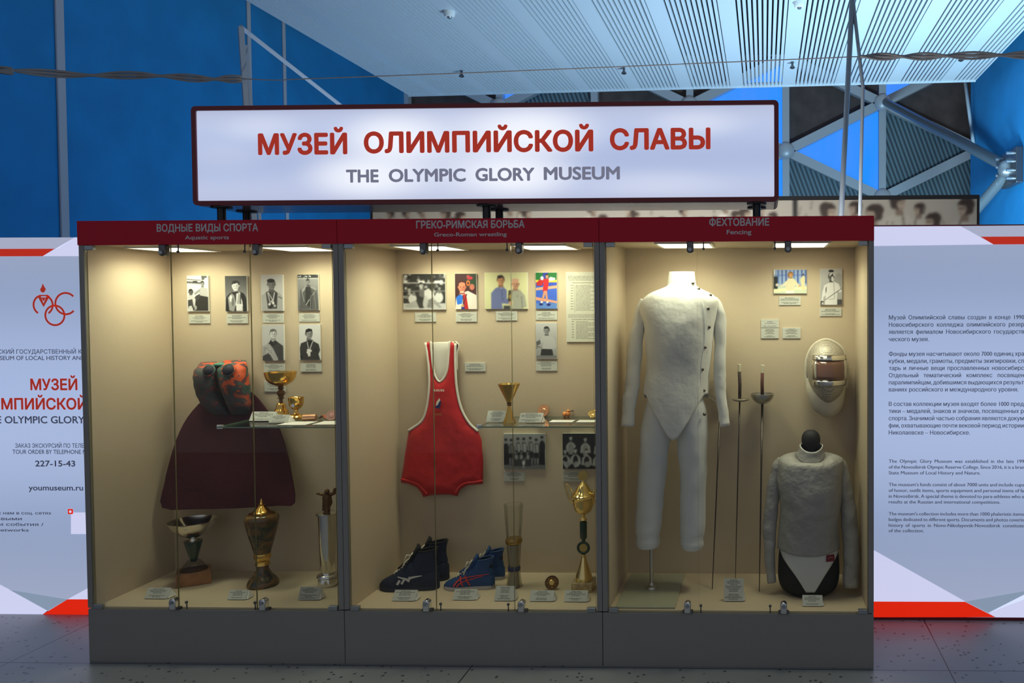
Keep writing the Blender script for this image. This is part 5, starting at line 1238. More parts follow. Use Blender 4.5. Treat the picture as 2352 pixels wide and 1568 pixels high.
p = U(1302, 957, z=ZS); q = MB(); s = .0105
q.ball((p.x - .011, p.y, ZS + .0135), .012, .012, .0135); q.ball((p.x + .007, p.y, ZS + .015), .011, .011, .015)
t = q.build('stone_figure', M['amber'], smooth=True, label='small orange stone figure of two linked knobs on the middle shelf', cat='figurine')
q = MB(); q.ball((p.x + .008, p.y, ZS + .031), .009, .009, .007); q.build('upper_knob', M['amber'], t, smooth=True)
q = MB(); q.tube([(p.x + .017, p.y + .01, ZS + .028), (p.x + .032, p.y + .014, ZS + .030)], .003, 8); q.build('metal_pin', M['darkmetal'], t, smooth=True)
disc('medal', 1363, 960, ZS, .030, .005, .55, 'palegold', 'gold medal lying tilted by the right post on the middle shelf', 'medal', yaw=.1)
# ---- middle cabinet floor: two pairs of shoes
M['shoenavy'] = mat('dark_navy_suede', (0.012, 0.020, 0.050), .7, bump=.25, bscale=120); M['shoeblue'] = mat('blue_suede', (0.016, 0.062, 0.19), .65, bump=.2, bscale=120)
M['shoeblack'] = mat('black_suede', (0.007, 0.007, 0.010), .8); M['lace'] = mat('cream_laces', (0.70, 0.64, 0.52), .8); M['sole'] = mat('dark_sole', (0.02, 0.025, 0.045), .6); M['solepale'] = mat('pale_sole', (0.45, 0.42, 0.42), .6)
M['stripegrey'] = mat('grey_stripe', (0.55, 0.54, 0.52), .5); M['stripered'] = mat('red_stripe', (0.60, 0.05, 0.03), .5)
def shoe(toe, heel, yaw, ht, mat_u, mat_s, marks, lab, wid=.5, top='shoeblack'):
    """toe / heel: floor points; local s runs toe -> heel"""
    toe, heel = Vector(toe), Vector(heel); ax = (heel - toe); Ln = ax.length; ax.normalize(); sd = Vector((ax.y, -ax.x, 0))     # sd points to the viewer side
    if sd.y > 0: sd = -sd
    o = toe.copy(); z0 = ZF + .002
    def W(s, d, h): p = o + ax*(s*Ln) + sd*d; return (p.x, p.y, z0 + h)
    t = thing('wrestling_shoe', lab, 'shoe', tuple((toe + heel)/2)[:2] + (ZF,), 'wrestling shoes')
    hw = lambda s: crv([(0, .006), (.05, .026), (.15, .043), (.3, .050), (.5, .043), (.7, .038), (.88, .036), (.96, .028), (1, .010)], s)[0]*Ln/.28
    up = lambda s: crv([(0, .022), (.05, .040), (.15, .055), (.3, .078), (.42, .105), (.52, .130), (.6, .148)], s)[0]*ht
    n = 22; rings = []
    # foot part: sections across the shoe
    for k in range(25):
        s = .0 + k/24*1.0; w_ = hw(s); h = up(min(s, .56)) if s < .56 else crv([(.56, up(.56)), (.7, .125*ht), (.9, .10*ht), (1, .07*ht)], s)[0]
        rings.append([W(s, w_*math.copysign(abs(math.cos(a))**.75, math.cos(a)), .012 + max(0, h - .012)*math.copysign(abs(math.sin(a))**.9, math.sin(a)) if math.sin(a) > 0 else .012 + .008*math.sin(a)) for a in [2*math.pi*j/n for j in range(n)]])
    q = MB(); q.loft(rings); q.build('upper', M[mat_u], t, smooth=70)
    # ankle shaft
    zt = .178*ht; rr = []
    for k in range(10):
        f = k/9; h = .085*ht + (zt - .085*ht)*f
        s0 = .44 + .22*f; s1 = .985 - .03*math.sin(f*3.1); w_ = (.036 - .002*f)*Ln/.28
        rr.append([W((s0 + s1)/2 + (s1 - s0)/2*math.cos(a), w_*math.sin(a), h + (.006 if f == 1 else 0)*math.cos(a)) for a in [2*math.pi*j/24 for j in range(24)]])
    inner = [[tuple(Vector(p) + (Vector(c_) - Vector(p))*.16) for p in rr[-1]] for c_ in [W(.82, 0, zt)]][0]
    deep = [(p[0], p[1], p[2] - .05) for p in inner]
    q = MB(); q.loft(rr, False, False); q.loft([rr[-1], inner], False, False); q.build('ankle_cuff', M[mat_u if top == mat_u else top if top != 'shoeblack' else mat_u], t, smooth=60)
    q = MB(); q.loft([inner, deep], False, True); q.build('lining', M['shoeblack'], t, smooth=60)
    q = MB(); q.tube(rr[-1] + [rr[-1][0]], .004, 6, False); q.build('collar_piping', M[top], t, smooth=True)
    # tongue
    q = MB(); q.loft([[W(s + .028*math.sin(a), w_*math.cos(a), h - .012*math.sin(a)) for a in [2*math.pi*j/14 for j in range(14)]] for s, w_, h in ((.34, .018, .086*ht), (.44, .020, .108*ht), (.54, .023, .132*ht), (.61, .024, .160*ht), (.655, .023, .182*ht), (.67, .016, .194*ht))]); q.build('tongue', M[top], t, smooth=True)
    # sole
    q = MB(); P = []
    for k in range(21): P.append((k/20, hw(k/20)*1.03))
    outl_ = [(s, d) for s, d in P] + [(s, -d) for s, d in P[::-1]]
    q.loft([[W(s, d, -.001) for s, d in outl_], [W(s, d*1.02, .010) for s, d in outl_], [W(s, d*.97, .016) for s, d in outl_]]); q.build('sole', M[mat_s], t, smooth=40)
    # laces
    q = MB(); k0 = 7
    for k in range(k0):
        s = .27 + .045*k; h = up(s)*1.0 + .006; w_ = .020
        q.tube([W(s, w_, h - .006), W(s + .012, .006, h + .003), W(s + .035, -w_, h + .002)], .0034, 6); q.tube([W(s, -w_, h - .006), W(s + .012, -.004, h + .005), W(s + .035, w_, h + .004)], .0034, 6)
    hb = up(.56) + .012
    q.tube([W(.56, .0, hb), W(.50, .03, hb + .012), W(.46, .038, hb - .01), W(.52, .02, hb - .012)], .0032, 6); q.tube([W(.56, .0, hb), W(.60, .03, hb + .022), W(.55, .04, hb + .004), W(.55, .02, hb)], .0032, 6)
    q.tube([W(.56, 0, hb), W(.48, .04, hb - .02), W(.44, .046, hb - .045)], .0032, 6)
    q.build('laces', M['lace'], t, smooth=True)
    # marks on the viewer side
    def side(s, h):
        w_ = hw(s); H = up(min(s, .56)); f = min(.98, max(0, (h - .012)/max(.02, H - .012))); d = w_*(max(0, 1 - f**2.2))**.375
        return Vector(W(s, d + .0022, h))
    for name, m, pts, wd in marks:
        q = MB(); PP = [Vector((0, *p)) for p in pts]
        P2 = [crv([(i, *p) for i, p in enumerate(pts)], k*(len(pts) - 1)/16) for k in range(17)]
        wl = wd if isinstance(wd, (list, tuple)) else [wd]*2
        vs = []
        for k, (s, h) in enumerate(P2):
            a = P2[max(0, k - 1)]; b2 = P2[min(16, k + 1)]; dx, dh = (b2[0] - a[0])*Ln, b2[1] - a[1]; l_ = math.hypot(dx, dh) + 1e-9
            ww = (wl[0] + (wl[1] - wl[0])*k/16)/2; nx_, nh = -dh/l_*ww/Ln, dx/l_*ww
            vs += [side(s + nx_, h + nh), side(s - nx_, h - nh)]
        q.add([tuple(v) for v in vs], [(2*k, 2*k + 1, 2*k + 3, 2*k + 2) for k in range(16)])
        o2 = q.build(name, M[m], t); md = o2.modifiers.new('t', 'SOLIDIFY'); md.thickness = .002; md.offset = 0
    return t
def fl(u, v): p = U(u, v, z=ZF); return (p.x, p.y, ZF)
mk1 = [('wedge_mark', 'stripegrey', [(.36, .070), (.50, .058), (.56, .050)], (.004, .016)), ('wedge_mark', 'stripegrey', [(.54, .062), (.66, .068), (.76, .072)], (.012, .003)), ('side_bar', 'stripegrey', [(.36, .034), (.40, .054)], .011), ('side_bar', 'stripegrey', [(.43, .036), (.47, .056)], .011)]
mk2 = [('side_stripe', 'stripered', [(.24, .022), (.34, .050), (.50, .062), (.92, .074)], (.008, .003)), ('side_stripe', 'stripered', [(.30, .020), (.40, .040), (.60, .054), (.80, .066)], (.006, .003)), ('side_stripe', 'stripered', [(.42, .022), (.38, .046), (.36, .066)], .006), ('side_stripe', 'stripered', [(.56, .024), (.49, .050), (.46, .070)], .006)]
yA = U(930, 1364, z=ZF).y + .055
def fx(u, y): return U(u, 1355, y=y).x
shoe((fx(870, yA), yA + .012, ZF), (fx(1003, yA), yA + .03, ZF), 0, 1.06, 'shoenavy', 'sole', mk1, 'large dark navy wrestling shoe with grey side marks, front one of its pair', top='shoeblack')
yB_ = min(yA + .135, .40)
shoe((fx(905, yB_), yB_ + .0, ZF), (fx(1028, yB_), yB_ + .02, ZF), 0, 1.06, 'shoenavy', 'sole', [], 'large dark navy wrestling shoe, rear one of its pair by the lining', top='shoeblack')
yC = U(1075, 1360, z=ZF).y + .05
shoe((fx(1020, yC), yC, ZF), (fx(1133, yC), yC + .02, ZF), 0, .80, 'shoeblue', 'solepale', mk2, 'blue wrestling shoe with crossing red stripes, front one of its pair', top='shoeblue')
yD = yC + .125
shoe((fx(1058, yD), yD, ZF), (fx(1157, yD), yD + .02, ZF), 0, .80, 'shoeblue', 'solepale', [], 'blue wrestling shoe, rear one of its pair with red-striped front', top='shoeblue')
# glass vase
p = U(1181, 1352, z=ZF); y = p.y + .03; cx = U(1181, 1300, y=y).x
M['bluebandm'] = mat('blue_band', (0.02, 0.03, 0.10), .4); M['brassband'] = mat('brass_band', (0.40, 0.25, 0.07), .3, .8)
t = thing('glass_vase', 'tall waisted glass vase with brass and blue bands', 'vase', (cx, y, ZF))
px_lathe('upper_glass', 'clear', t, 1183, y, [(1238, 17), (1200, 19.5), (1158, 22), (1157, 21), (1200, 18.5), (1236, 16)], x=cx)
px_lathe('brass_ring', 'brassband', t, 1182, y, [(1247, 17), (1245, 19), (1238, 19.5), (1235, 18)], x=cx)
px_lathe('lower_glass', 'smoky', t, 1181, y, [(1352, 19.5), (1346, 19), (1325, 15.5), (1304, 13), (1280, 14.5), (1247, 17), (1280, 13.5), (1304, 12), (1340, 16)], x=cx)
M['core'] = mat('satin_grey_core', (.42, .39, .33), .4, .3)
px_lathe('silver_core', 'core', t, 1181, y, [(1345, 13), (1325, 11), (1304, 9), (1280, 10), (1250, 12)], x=cx)
px_lathe('blue_ring', 'bluebandm', t, 1181, y, [(1309, 13.2), (1308, 14.2), (1301, 14.2), (1300, 13.2)], x=cx)
# round medal on edge
disc('medal', 1268, 1355, ZF, .033, .010, 1.15, 'bronze', 'round bronze medal with raised emblem leaning on the middle cabinet floor', 'medal', yaw=.35, rim='oldgold')
# tall gold trophy
p = U(1338, 1361, z=ZF); y = p.y + .05; cx = U(1341, 1330, y=y).x
t = thing('tall_trophy', 'tall gold lidded cup trophy on marble foot by the right post', 'trophy', (cx, y, ZF))
s = mpp(y); hw = 24*s
q = MB(); q.box(cx - hw, cx + hw, y - hw, y + hw, ZF + .0005, U(1338, 1331, y=y).z); q.build('marble_foot', M['marble'], t, bevel=.003)
pl = MB(); pl.box(cx - hw*.7, cx + hw*.5, y - hw - .0012, y - hw, ZF + .006, ZF + .014); pl.build('name_plate', M['palegold'], t)
px_lathe('gold_cone', 'palegold', t, 1343, y, dense([(1331, 20), (1322, 19), (1305, 13), (1285, 7), (1276, 5), (1272, 6)], 16), x=cx)
q = MB()
for k in range(3):
    a = U(1336 + k*4, 1322 - k*2, y=y).x; q.tube([(a, y - 18.5*s, U(0, 1326, y=y).z), (a + .002, y - 14*s, U(0, 1308, y=y).z), (a + .003, y - 9*s, U(0, 1295, y=y).z)], .004, 6)
q.build('green_leaf', M['darkgreen'], t, smooth=True)
q = MB(); rc = U(1343, 1257, y=y); q.tube([(cx + 12.5*s*math.cos(a), y - .004, rc.z + 12.5*s*math.sin(a)) for a in [2*math.pi*k/28 for k in range(29)]], .0065, 8, False); q.build('ring', M['darkgreen'], t, smooth=True)
q = MB(); q.tube([(cx, y - .006, rc.z), (cx, y + .006, rc.z)], 9.5*s, 24); q.build('ring_disc', M['oldgold'], t, smooth=40)
px_lathe('dark_sleeve', 'darkgreen', t, 1343, y, [(1242, 4), (1238, 5), (1234, 8.5), (1198, 8.5), (1196, 5)], x=cx)
px_lathe('neck', 'palegold', t, 1343, y, [(1197, 6), (1193, 9), (1189, 7), (1185, 4), (1181, 5)], x=cx)
px_lathe('cup', 'palegold', t, 1343, y, [(1182, 4), (1178, 13), (1172, 19), (1160, 23), (1148, 25), (1143, 27), (1140, 29), (1138, 27)], x=cx, n=48, flute=.022)
px_lathe('lid', 'palegold', t, 1343, y, [(1139, 28), (1136, 28), (1132, 23), (1124, 17), (1115, 12), (1109, 6), (1105, 2.5), (1103, 2)], x=cx)
q = MB(); dz = U(1343, 1092, y=y).z; n = 36
q.loft([[(cx + (11.5 + (1.0 if j % 3 == 0 else 0))*s*math.cos(2*math.pi*j/n), yy, dz + (11.5 + (1.0 if j % 3 == 0 else 0))*s*math.sin(2*math.pi*j/n)) for j in range(n)] for yy in (y - .003, y + .003)]); q.build('finial_disc', M['oldgold'], t)
for sg in (-1, 1):
    hd = [(1318, 1158), (1308, 1148), (1303, 1130), (1299, 1116), (1303, 1112), (1309, 1120), (1318, 1140)]
    P = [U(u, v, y=y) for u, v in hd]; P = [Vector((cx + (p.x - cx)*-sg, y, p.z)) for p in P]; P = [Vector(crv([(i, *p) for i, p in enumerate(P)], k*6/30)) for k in range(31)]
    q = MB(); q.tube(P, .0042, 8); q.build('handle', M['palegold'], t, smooth=True)

# ------------------------------------------------------------------ right cabinet: fencing outfit on a stand
M['whitecloth'] = mat('white_fencing_cloth', (0.74, 0.73, 0.67), .8, bump=.55, bscale=7, bdist=.02, sheen=.2); M['whitecloth2'] = mat('white_fencing_cloth_smooth', (0.72, 0.73, 0.70), .75, bump=.5, bscale=6, bdist=.02, sheen=.2)
M['snap'] = mat('snap_button', (0.22, 0.19, 0.15), .25, .9)
M['cream'] = mat('pale_base_plate', (0.42, 0.42, 0.30), .25)
yj = .27; sj = mpp(yj)
bx = [U(1412, 1395, z=ZF + .01), U(1545, 1395, z=ZF + .01), U(1568, 1312, z=ZF + .01)]
fx0 = U(1495, 1346, z=ZF + .012)
t = thing('mannequin_stand', 'metal pole stand with pale square base holding the white fencing outfit', 'stand', (fx0.x, fx0.y, ZF))
x0, x1 = max(XS[2] + SID + .012, bx[0].x), bx[1].x + .01; y0 = max(.03, bx[0].y); y1 = min(.47, bx[2].y)
MB().box(x0, x1, y0, y1, ZF + .0008, ZF + .010).build('base_plate', M['cream'], t, bevel=.002)
zhip = U(1500, 930, y=yj).z
xpole = U(1496, 1250, y=yj).x
MB().tube([(xpole, yj, ZF + .010), (xpole, yj, zhip)], .0095, 16).build('pole', M['dullsteel'], t, smooth=40)
MB().lathe((xpole, yj), [(ZF + .010, .030), (ZF + .018, .028), (ZF + .024, .014), (ZF + .036, .012)], 24).build('flange', M['dullsteel'], t, smooth=40)
def body(keys, yc, n=56, m=60, hem=None, neck=None, wr=.004, seed=0., pw=.9):
    """keys: (photo row, left, right, front depth m, back depth m); hem(frac) gives the row where each column ends"""
    ks = [tuple(k) for k in keys]; rings = []
    v0 = ks[0][0]
    for i in range(m + 1):
        ring = []
        for j in range(n):
            a = 2*math.pi*j/n; c_, s_ = math.cos(a), math.sin(a)          # s_ < 0 is the front
            v1 = hem(c_, s_) if hem else ks[-1][0]
            vt = neck(c_, s_) if neck else v0; v = vt + (v1 - vt)*i/m
            l_, r_, df, db = crv(ks, v)
            A, B = U(l_, v, y=yc), U(r_, v, y=yc); cx_ = (A.x + B.x)/2; w_ = (B.x - A.x)/2
            d_ = df if s_ < 0 else db
            X = cx_ + w_*math.copysign(abs(c_)**pw, c_); Y = yc + d_*math.copysign(abs(s_)**pw, s_)
            nz = noise.noise(Vector((X*14 + seed, Y*9, A.z*7)))*wr + noise.noise(Vector((X*38, Y*20 + seed, A.z*16)))*wr*.45
            ring.append((X + c_*nz, Y + s_*nz, A.z))
        rings.append(ring)
    return rings
jt = thing('fencing_jacket', 'white long-sleeved fencing jacket with side snaps on the pole stand', 'fencing jacket', (U(1555, 1000, y=yj).x, yj, U(1555, 1005, y=yj).z))
tor = [(640, 1536, 1597, .050, .050), (656, 1532, 1601, .056, .055), (664, 1516, 1612, .066, .062), (676, 1488, 1636, .080, .070), (692, 1472, 1650, .092, .078), (715, 1470, 1648, .105, .084), (745, 1480, 1643, .114, .086), (790, 1484, 1639, .112, .084), (840, 1486, 1632, .104, .08), (890, 1480, 1628, .110, .082), (915, 1477, 1628, .114, .084), (960, 1477, 1628, .116, .084), (1012, 1478, 1627, .116, .084)]
def hemj(c_, s_):
    if s_ > .15: return 915
    k = min(1, abs(c_ - .0)); return 1002 - (1002 - 903)*min(1, max(0, (k - .06)/.80))
rg = body(tor, yj, hem=hemj, wr=.005)
q = MB(); q.loft(rg, False, False); o = q.build('torso', M['whitecloth'], jt, smooth=True); md = o.modifiers.new('t', 'SOLIDIFY'); md.thickness = .004; md.offset = -1
col = body([(624, 1537, 1595, .046, .046), (640, 1535, 1597, .049, .048), (664, 1532, 1601, .055, .055)], yj, m=8, wr=.001)
q = MB(); q.loft(col, False, False); q.loft([col[0], [tuple(Vector(p)*.82 + Vector((U(1566, 624, y=yj)))*.18) for p in col[0]]], False, True); q.build('collar', M['whitecloth2'], jt, smooth=60)
def sleeve(pts, name, m, parent, n=22, wr=.006, sd=0, flat=.8):
    """pts: (u, v, half width px, y)"""
    ks = [(i, *p) for i, p in enumerate(pts)]; rings = []; N = 40
    C = [crv(ks, k*(len(pts) - 1)/N) for k in range(N + 1)]; W3 = [U(c[0], c[1], y=c[3]) for c in C]
    for k in range(N + 1):
        tn = (W3[min(N, k + 1)] - W3[max(0, k - 1)]).normalized(); ex = tn.cross(Vector((0, 1, 0))).normalized(); ey = ex.cross(tn).normalized()
        r = C[k][2]*mpp(C[k][3]); ring = []
        for j in range(n):
            a = 2*math.pi*j/n; p = W3[k] + ex*r*math.cos(a) + ey*r*flat*math.sin(a)
            nz = (noise.noise(p*13 + Vector((sd, 0, 0))) + .6*noise.noise(p*34))*wr
            ring.append(tuple(p + (ex*math.cos(a) + ey*math.sin(a))*nz))
        rings.append(ring)
    q = MB(); q.loft(rings, True, False); o = q.build(name, M[m], parent, smooth=True); md = o.modifiers.new('t', 'SOLIDIFY'); md.thickness = .003; md.offset = -1
    return o
sleeve([(1482, 690, 10, .27), (1473, 712, 15, .27), (1465, 750, 17, .268), (1457, 820, 17, .262), (1452, 880, 16.5, .255), (1445, 930, 16, .245), (1441, 979, 16, .235)], 'sleeve', 'whitecloth', jt, sd=1)
sleeve([(1638, 686, 10, .27), (1647, 705, 13, .27), (1654, 735, 13, .272), (1654, 800, 13, .27), (1654, 880, 13, .262), (1658, 930, 12.5, .25), (1666, 978, 12, .24)], 'sleeve', 'whitecloth', jt, sd=4)
# shoulder seams and front flap edge
def seam(pts, dy, name, m, parent, r=.0022):
    P = [U(u, v, y=y) for u, v, y in pts]; P = [Vector(crv([(i, *p) for i, p in enumerate(P)], k*(len(P) - 1)/24)) for k in range(25)]
    q = MB(); q.tube(P, r, 6); return q.build(name, M[m], parent, smooth=True)
def front_y(v, frac):                                       # depth of the torso front at row v, frac -1..1 across
    l_, r_, df, db = crv(tor, v); return yj - df*math.sqrt(max(0, 1 - min(1, abs(frac))**2)) - .004
def fpt(u, v):
    l_, r_, df, db = crv(tor, v); f = (u - (l_ + r_)/2)/((r_ - l_)/2); yy = front_y(v, f); p = U(u, v, y=yj); return Vector((p.x, yy, p.z))
for u, v in ((1594, 651), (1617, 664), (1636, 678), (1629, 708), (1631, 750), (1622, 795), (1616, 845), (1619, 893)):
    p = fpt(min(u, crv(tor, v)[1] - 6), v); q = MB(); q.ball(tuple(p + Vector((0, -.002, 0))), .0085, .006, .0085, 14, 8); q.build('snap_button', M['snap'], jt, smooth=True)
P = [fpt(u, v) + Vector((0, -.001, 0)) for u, v in ((1608, 668), (1618, 700), (1622, 740), (1620, 790), (1612, 840), (1613, 890))]
P = [Vector(crv([(i, *p) for i, p in enumerate(P)], k*5/30)) for k in range(31)]
q = MB(); q.tube(P, .0028, 6); q.build('flap_edge', M['whitecloth2'], jt, smooth=True)
# breeches
bt = thing('fencing_breeches', 'white fencing breeches hanging below the white jacket', 'breeches', (U(1540, 1250, y=yj).x, yj, U(1540, 1252, y=yj).z))
def leg(keys, sd):
    r = body(keys, yj - .004, n=32, m=44, wr=.006, seed=sd, pw=1.0); q = MB(); q.loft(r, False, False); return q.build('leg', M['whitecloth2'], bt, smooth=True)
leg([(898, 1490, 1560, .080, .064), (914, 1488, 1560, .084, .068), (942, 1479, 1562, .084, .070), (985, 1473, 1556, .084, .072), (1015, 1470, 1540, .080, .072), (1099, 1464, 1529, .070, .066), (1180, 1460, 1521, .062, .06), (1222, 1459, 1517, .060, .056), (1230, 1461, 1515, .056, .052), (1244, 1459, 1517, .062, .056), (1254, 1463, 1513, .056, .052)], 3)
leg([(898, 1548, 1614, .080, .064), (914, 1548, 1616, .084, .068), (942, 1548, 1624, .084, .070), (985, 1552, 1625, .084, .072), (1015, 1557, 1625, .080, .072), (1099, 1561, 1623, .070, .066), (1180, 1563, 1620, .062, .06), (1225, 1564, 1619, .060, .056), (1234, 1565, 1616, .056, .052), (1248, 1564, 1619, .062, .056), (1258, 1568, 1615, .056, .052)], 9)
p = U(1618, 951, y=yj - .07); q = MB(); q.ball(tuple(p), .0085, .006, .0085, 14, 8); q.build('snap_button', M['snap'], bt, smooth=True)

# ---- three swords standing against the lining
M['blade'] = mat('dark_blade', (0.10, 0.09, 0.085), .35, .9); M['ivory'] = mat('ivory_pommel', (0.72, 0.66, 0.48), .45); M['grip'] = mat('wrapped_grip', (0.07, 0.045, 0.04), .7, bump=.8, bscale=220); M['grip2'] = mat('brown_wrapped_grip', (0.13, 0.045, 0.035), .7, bump=.8, bscale=220)
def line(pts, yy): return [U(u, v, y=yy_) for (u, v), yy_ in zip(pts, yy)]
tip = U(1636, 1353, z=ZF); t = thing('sabre', 'sabre with curved guard half hidden behind the white sleeve', 'sword', (tip.x, tip.y, ZF))
yt_ = .465; P = [U(1655, 921, y=yt_), Vector((tip.x, tip.y, ZF + .001))]
MB().tube(P, [.0048, .002], 8).build('blade', M['blade'], t, smooth=True)
g = [(1649, 876), (1634, 886), (1627, 903), (1636, 916), (1652, 922), (1664, 923), (1674, 920)]
P = [U(u, v, y=yt_ - .0) for u, v in g]; P = [Vector(crv([(i, *p) for i, p in enumerate(P)], k*6/30)) for k in range(31)]
q = MB(); q.loft([[(p.x, p.y - .025*w_, p.z), (p.x, p.y + .025*w_, p.z), (p.x, p.y + .025*w_, p.z + .003), (p.x, p.y - .025*w_, p.z + .003)] for p, w_ in zip(P, [.25 + .75*math.sin(math.pi*min(1, k/30*.95 + .05)) for k in range(31)])]); q.build('guard', M['dullsteel'], t, smooth=40)
a, b_ = U(1655, 919, y=yt_), U(1652, 850, y=yt_); MB().tube([a, b_], .009, 12).build('grip', M['grip'], t, smooth=True)
tip = U(1689, 1330, z=ZF); tip = Vector((tip.x, min(.46, tip.y), ZF)); t = thing('foil', 'foil with flat round guard between the sabre and the bowl-guard sword', 'sword', tuple(tip))
yt_ = .43; MB().tube([U(1699, 921, y=yt_), tip + Vector((0, 0, .001))], [.0042, .0016], 8).build('blade', M['blade'], t, smooth=True)
c = U(1701, 918, y=yt_); q = MB(); rr_ = 21*mpp(yt_); q.loft([[(c.x + rr_*k_*math.cos(a), c.y + rr_*k_*.85*math.sin(a), c.z + h) for a in [2*math.pi*j/28 for j in range(28)]] for k_, h in ((.12, -.010), (.5, -.008), (.9, -.001), (1.0, .004), (.97, .005), (.5, -.003), (.12, -.005))]); q.build('guard', M['dullsteel'], t, smooth=40)
MB().tube([U(1699, 915, y=yt_), U(1699.5, 884, y=yt_), U(1698, 853, y=yt_)], [.008, .0085, .0085], 12).build('grip', M['grip'], t, smooth=True)
q = MB(); q.tube([U(1698, 855, y=yt_), U(1698, 836, y=yt_)], [.0075, .0095], 8); q.build('pommel', M['ivory'], t, bevel=.002)
tip = U(1744, 1358, z=ZF); t = thing('epee', 'sword with deep silver bowl guard and brown grip, right of the foil', 'sword', (tip.x, tip.y, ZF))
yt_ = .42; MB().tube([U(1751, 926, y=yt_), Vector((tip.x, tip.y, ZF + .001))], [.0062, .002], 8).build('blade', M['blade'], t, smooth=True)
c = U(1751, 904, y=yt_); q = MB(); rr_ = 27*mpp(yt_); hh = 24*mpp(yt_)
pr = [(math.cos(x_), math.sin(x_)) for x_ in [math.pi/2*k/8 for k in range(9)]]
q.loft([[(c.x + rr_*max(.05, cx_)*math.cos(a), c.y + rr_*max(.05, cx_)*math.sin(a), c.z - hh*sx_) for a in [2*math.pi*j/32 for j in range(32)]] for cx_, sx_ in pr[::-1]] + [[(c.x + rr_*.94*max(.05, cx_)*math.cos(a), c.y + rr_*.94*max(.05, cx_)*math.sin(a), c.z - hh*.9*sx_ + .001) for a in [2*math.pi*j/32 for j in range(32)]] for cx_, sx_ in pr]); q.build('bowl_guard', M['dullsteel'], t, smooth=50)
MB().tube([U(1751, 912, y=yt_), U(1750.5, 880, y=yt_), U(1751, 856, y=yt_)], [.0085, .0085, .0085], 12).build('grip', M['grip2'], t, smooth=True)
q = MB(); q.tube([U(1751, 858, y=yt_), U(1752, 838, y=yt_)], [.008, .0105], 8); q.build('pommel', M['ivory'], t, bevel=.002)

# ---- fencing mask hung on the lining
M['mesh'] = mat('wire_mesh', (0.36, 0.32, 0.26), .5, .3); nt = M['mesh'].node_tree; b = nt.nodes['Principled BSDF']
tc = nt.nodes.new('ShaderNodeTexCoord'); vo = nt.nodes.new('ShaderNodeTexVoronoi'); vo.inputs['Scale'].default_value = 150; vo.inputs['Randomness'].default_value = .15
nt.links.new(tc.outputs['Object'], vo.inputs['Vector']); r = nt.nodes.new('ShaderNodeValToRGB'); r.color_ramp.elements[0].position = .25; r.color_ramp.elements[0].color = (.10, .085, .07, 1); r.color_ramp.elements[1].position = .5; r.color_ramp.elements[1].color = (.50, .45, .36, 1)
nt.links.new(vo.outputs['Distance'], r.inputs[0]); nt.links.new(r.outputs[0], b.inputs['Base Color'])
M['bib'] = mat('quilted_cream_bib', (0.60, 0.55, 0.44), .8, bump=.5, bscale=16); M['visor'] = mat('smoked_visor', (0.16, 0.075, 0.05), .12, coat=.6)
ym = DB - .10
t = thing('fencing_mask', 'fencing mask with smoked visor and cream bib hung on the right lining', 'fencing mask', (U(1898, 955, y=ym).x, ym, U(1898, 955, y=ym).z))
mk = [(782, 1885, 1903, .015, .05), (788, 1874, 1917, .042, .07), (800, 1863, 1931, .075, .085), (818, 1856, 1940, .10, .09), (845, 1853, 1944, .118, .09), (872, 1856, 1943, .122, .085), (895, 1864, 1936, .112, .07), (912, 1876, 1925, .09, .05), (923, 1888, 1912, .06, .03)]
r_ = body(mk, ym, n=44, m=40, wr=.0006); q = MB(); q.loft(r_); q.build('mesh_face', M['mesh'], t, smooth=True)
# rolled edge over the crown and the hanging bib behind
q = MB(); P = [U(u, v, y=ym + .015) for u, v in ((1857, 905), (1852, 870), (1851, 840), (1857, 812), (1872, 790), (1894, 780), (1915, 785), (1934, 800), (1944, 825), (1947, 850), (1944, 890))]; P = [Vector(crv([(i, *p) for i, p in enumerate(P)], k/4)) for k in range(41)]; q.tube(P, .008, 10); q.build('rim', M['bib'], t, smooth=True)
bb = [(868, 1852, 1944, .08, .06), (890, 1851, 1942, .088, .06), (915, 1856, 1938, .088, .055), (938, 1866, 1932, .072, .045), (950, 1878, 1922, .05, .03), (957, 1890, 1910, .025, .012)]
r_ = body(bb, ym + .02, n=44, m=26, wr=.006, seed=5); q = MB(); q.loft(r_); q.build('bib', M['bib'], t, smooth=True)
def vis(u, v, off):                                        # point on the mask front
    l_, r2, df, db = crv(mk, v); f = (u - (l_ + r2)/2)/((r2 - l_)/2); f = max(-.97, min(.97, f)); p = U(u, v, y=ym); return Vector((p.x, ym - df*(1 - abs(f)**2.2)**.45 - off, p.z))
def band(u0, u1, v0, v1, off, name, m, th=.004):
    q = MB(); nu, nv = 20, 4; q.add([tuple(vis(u0 + (u1 - u0)*i/nu, v0 + (v1 - v0)*j/nv, off)) for j in range(nv + 1) for i in range(nu + 1)], [(j*(nu + 1) + i, j*(nu + 1) + i + 1, (j + 1)*(nu + 1) + i + 1, (j + 1)*(nu + 1) + i) for j in range(nv) for i in range(nu)])
    o = q.build(name, M[m], t, smooth=True); md = o.modifiers.new('t', 'SOLIDIFY'); md.thickness = th; md.offset = 0; return o
band(1872, 1938, 823, 870, .006, 'visor_window', 'visor')
band(1865, 1941, 813, 824, .010, 'visor_frame', 'silver'); band(1864, 1940, 869, 880, .010, 'visor_frame', 'silver')
band(1864, 1872, 822, 871, .009, 'visor_frame', 'silver'); band(1936, 1942, 822, 871, .009, 'visor_frame', 'silver')

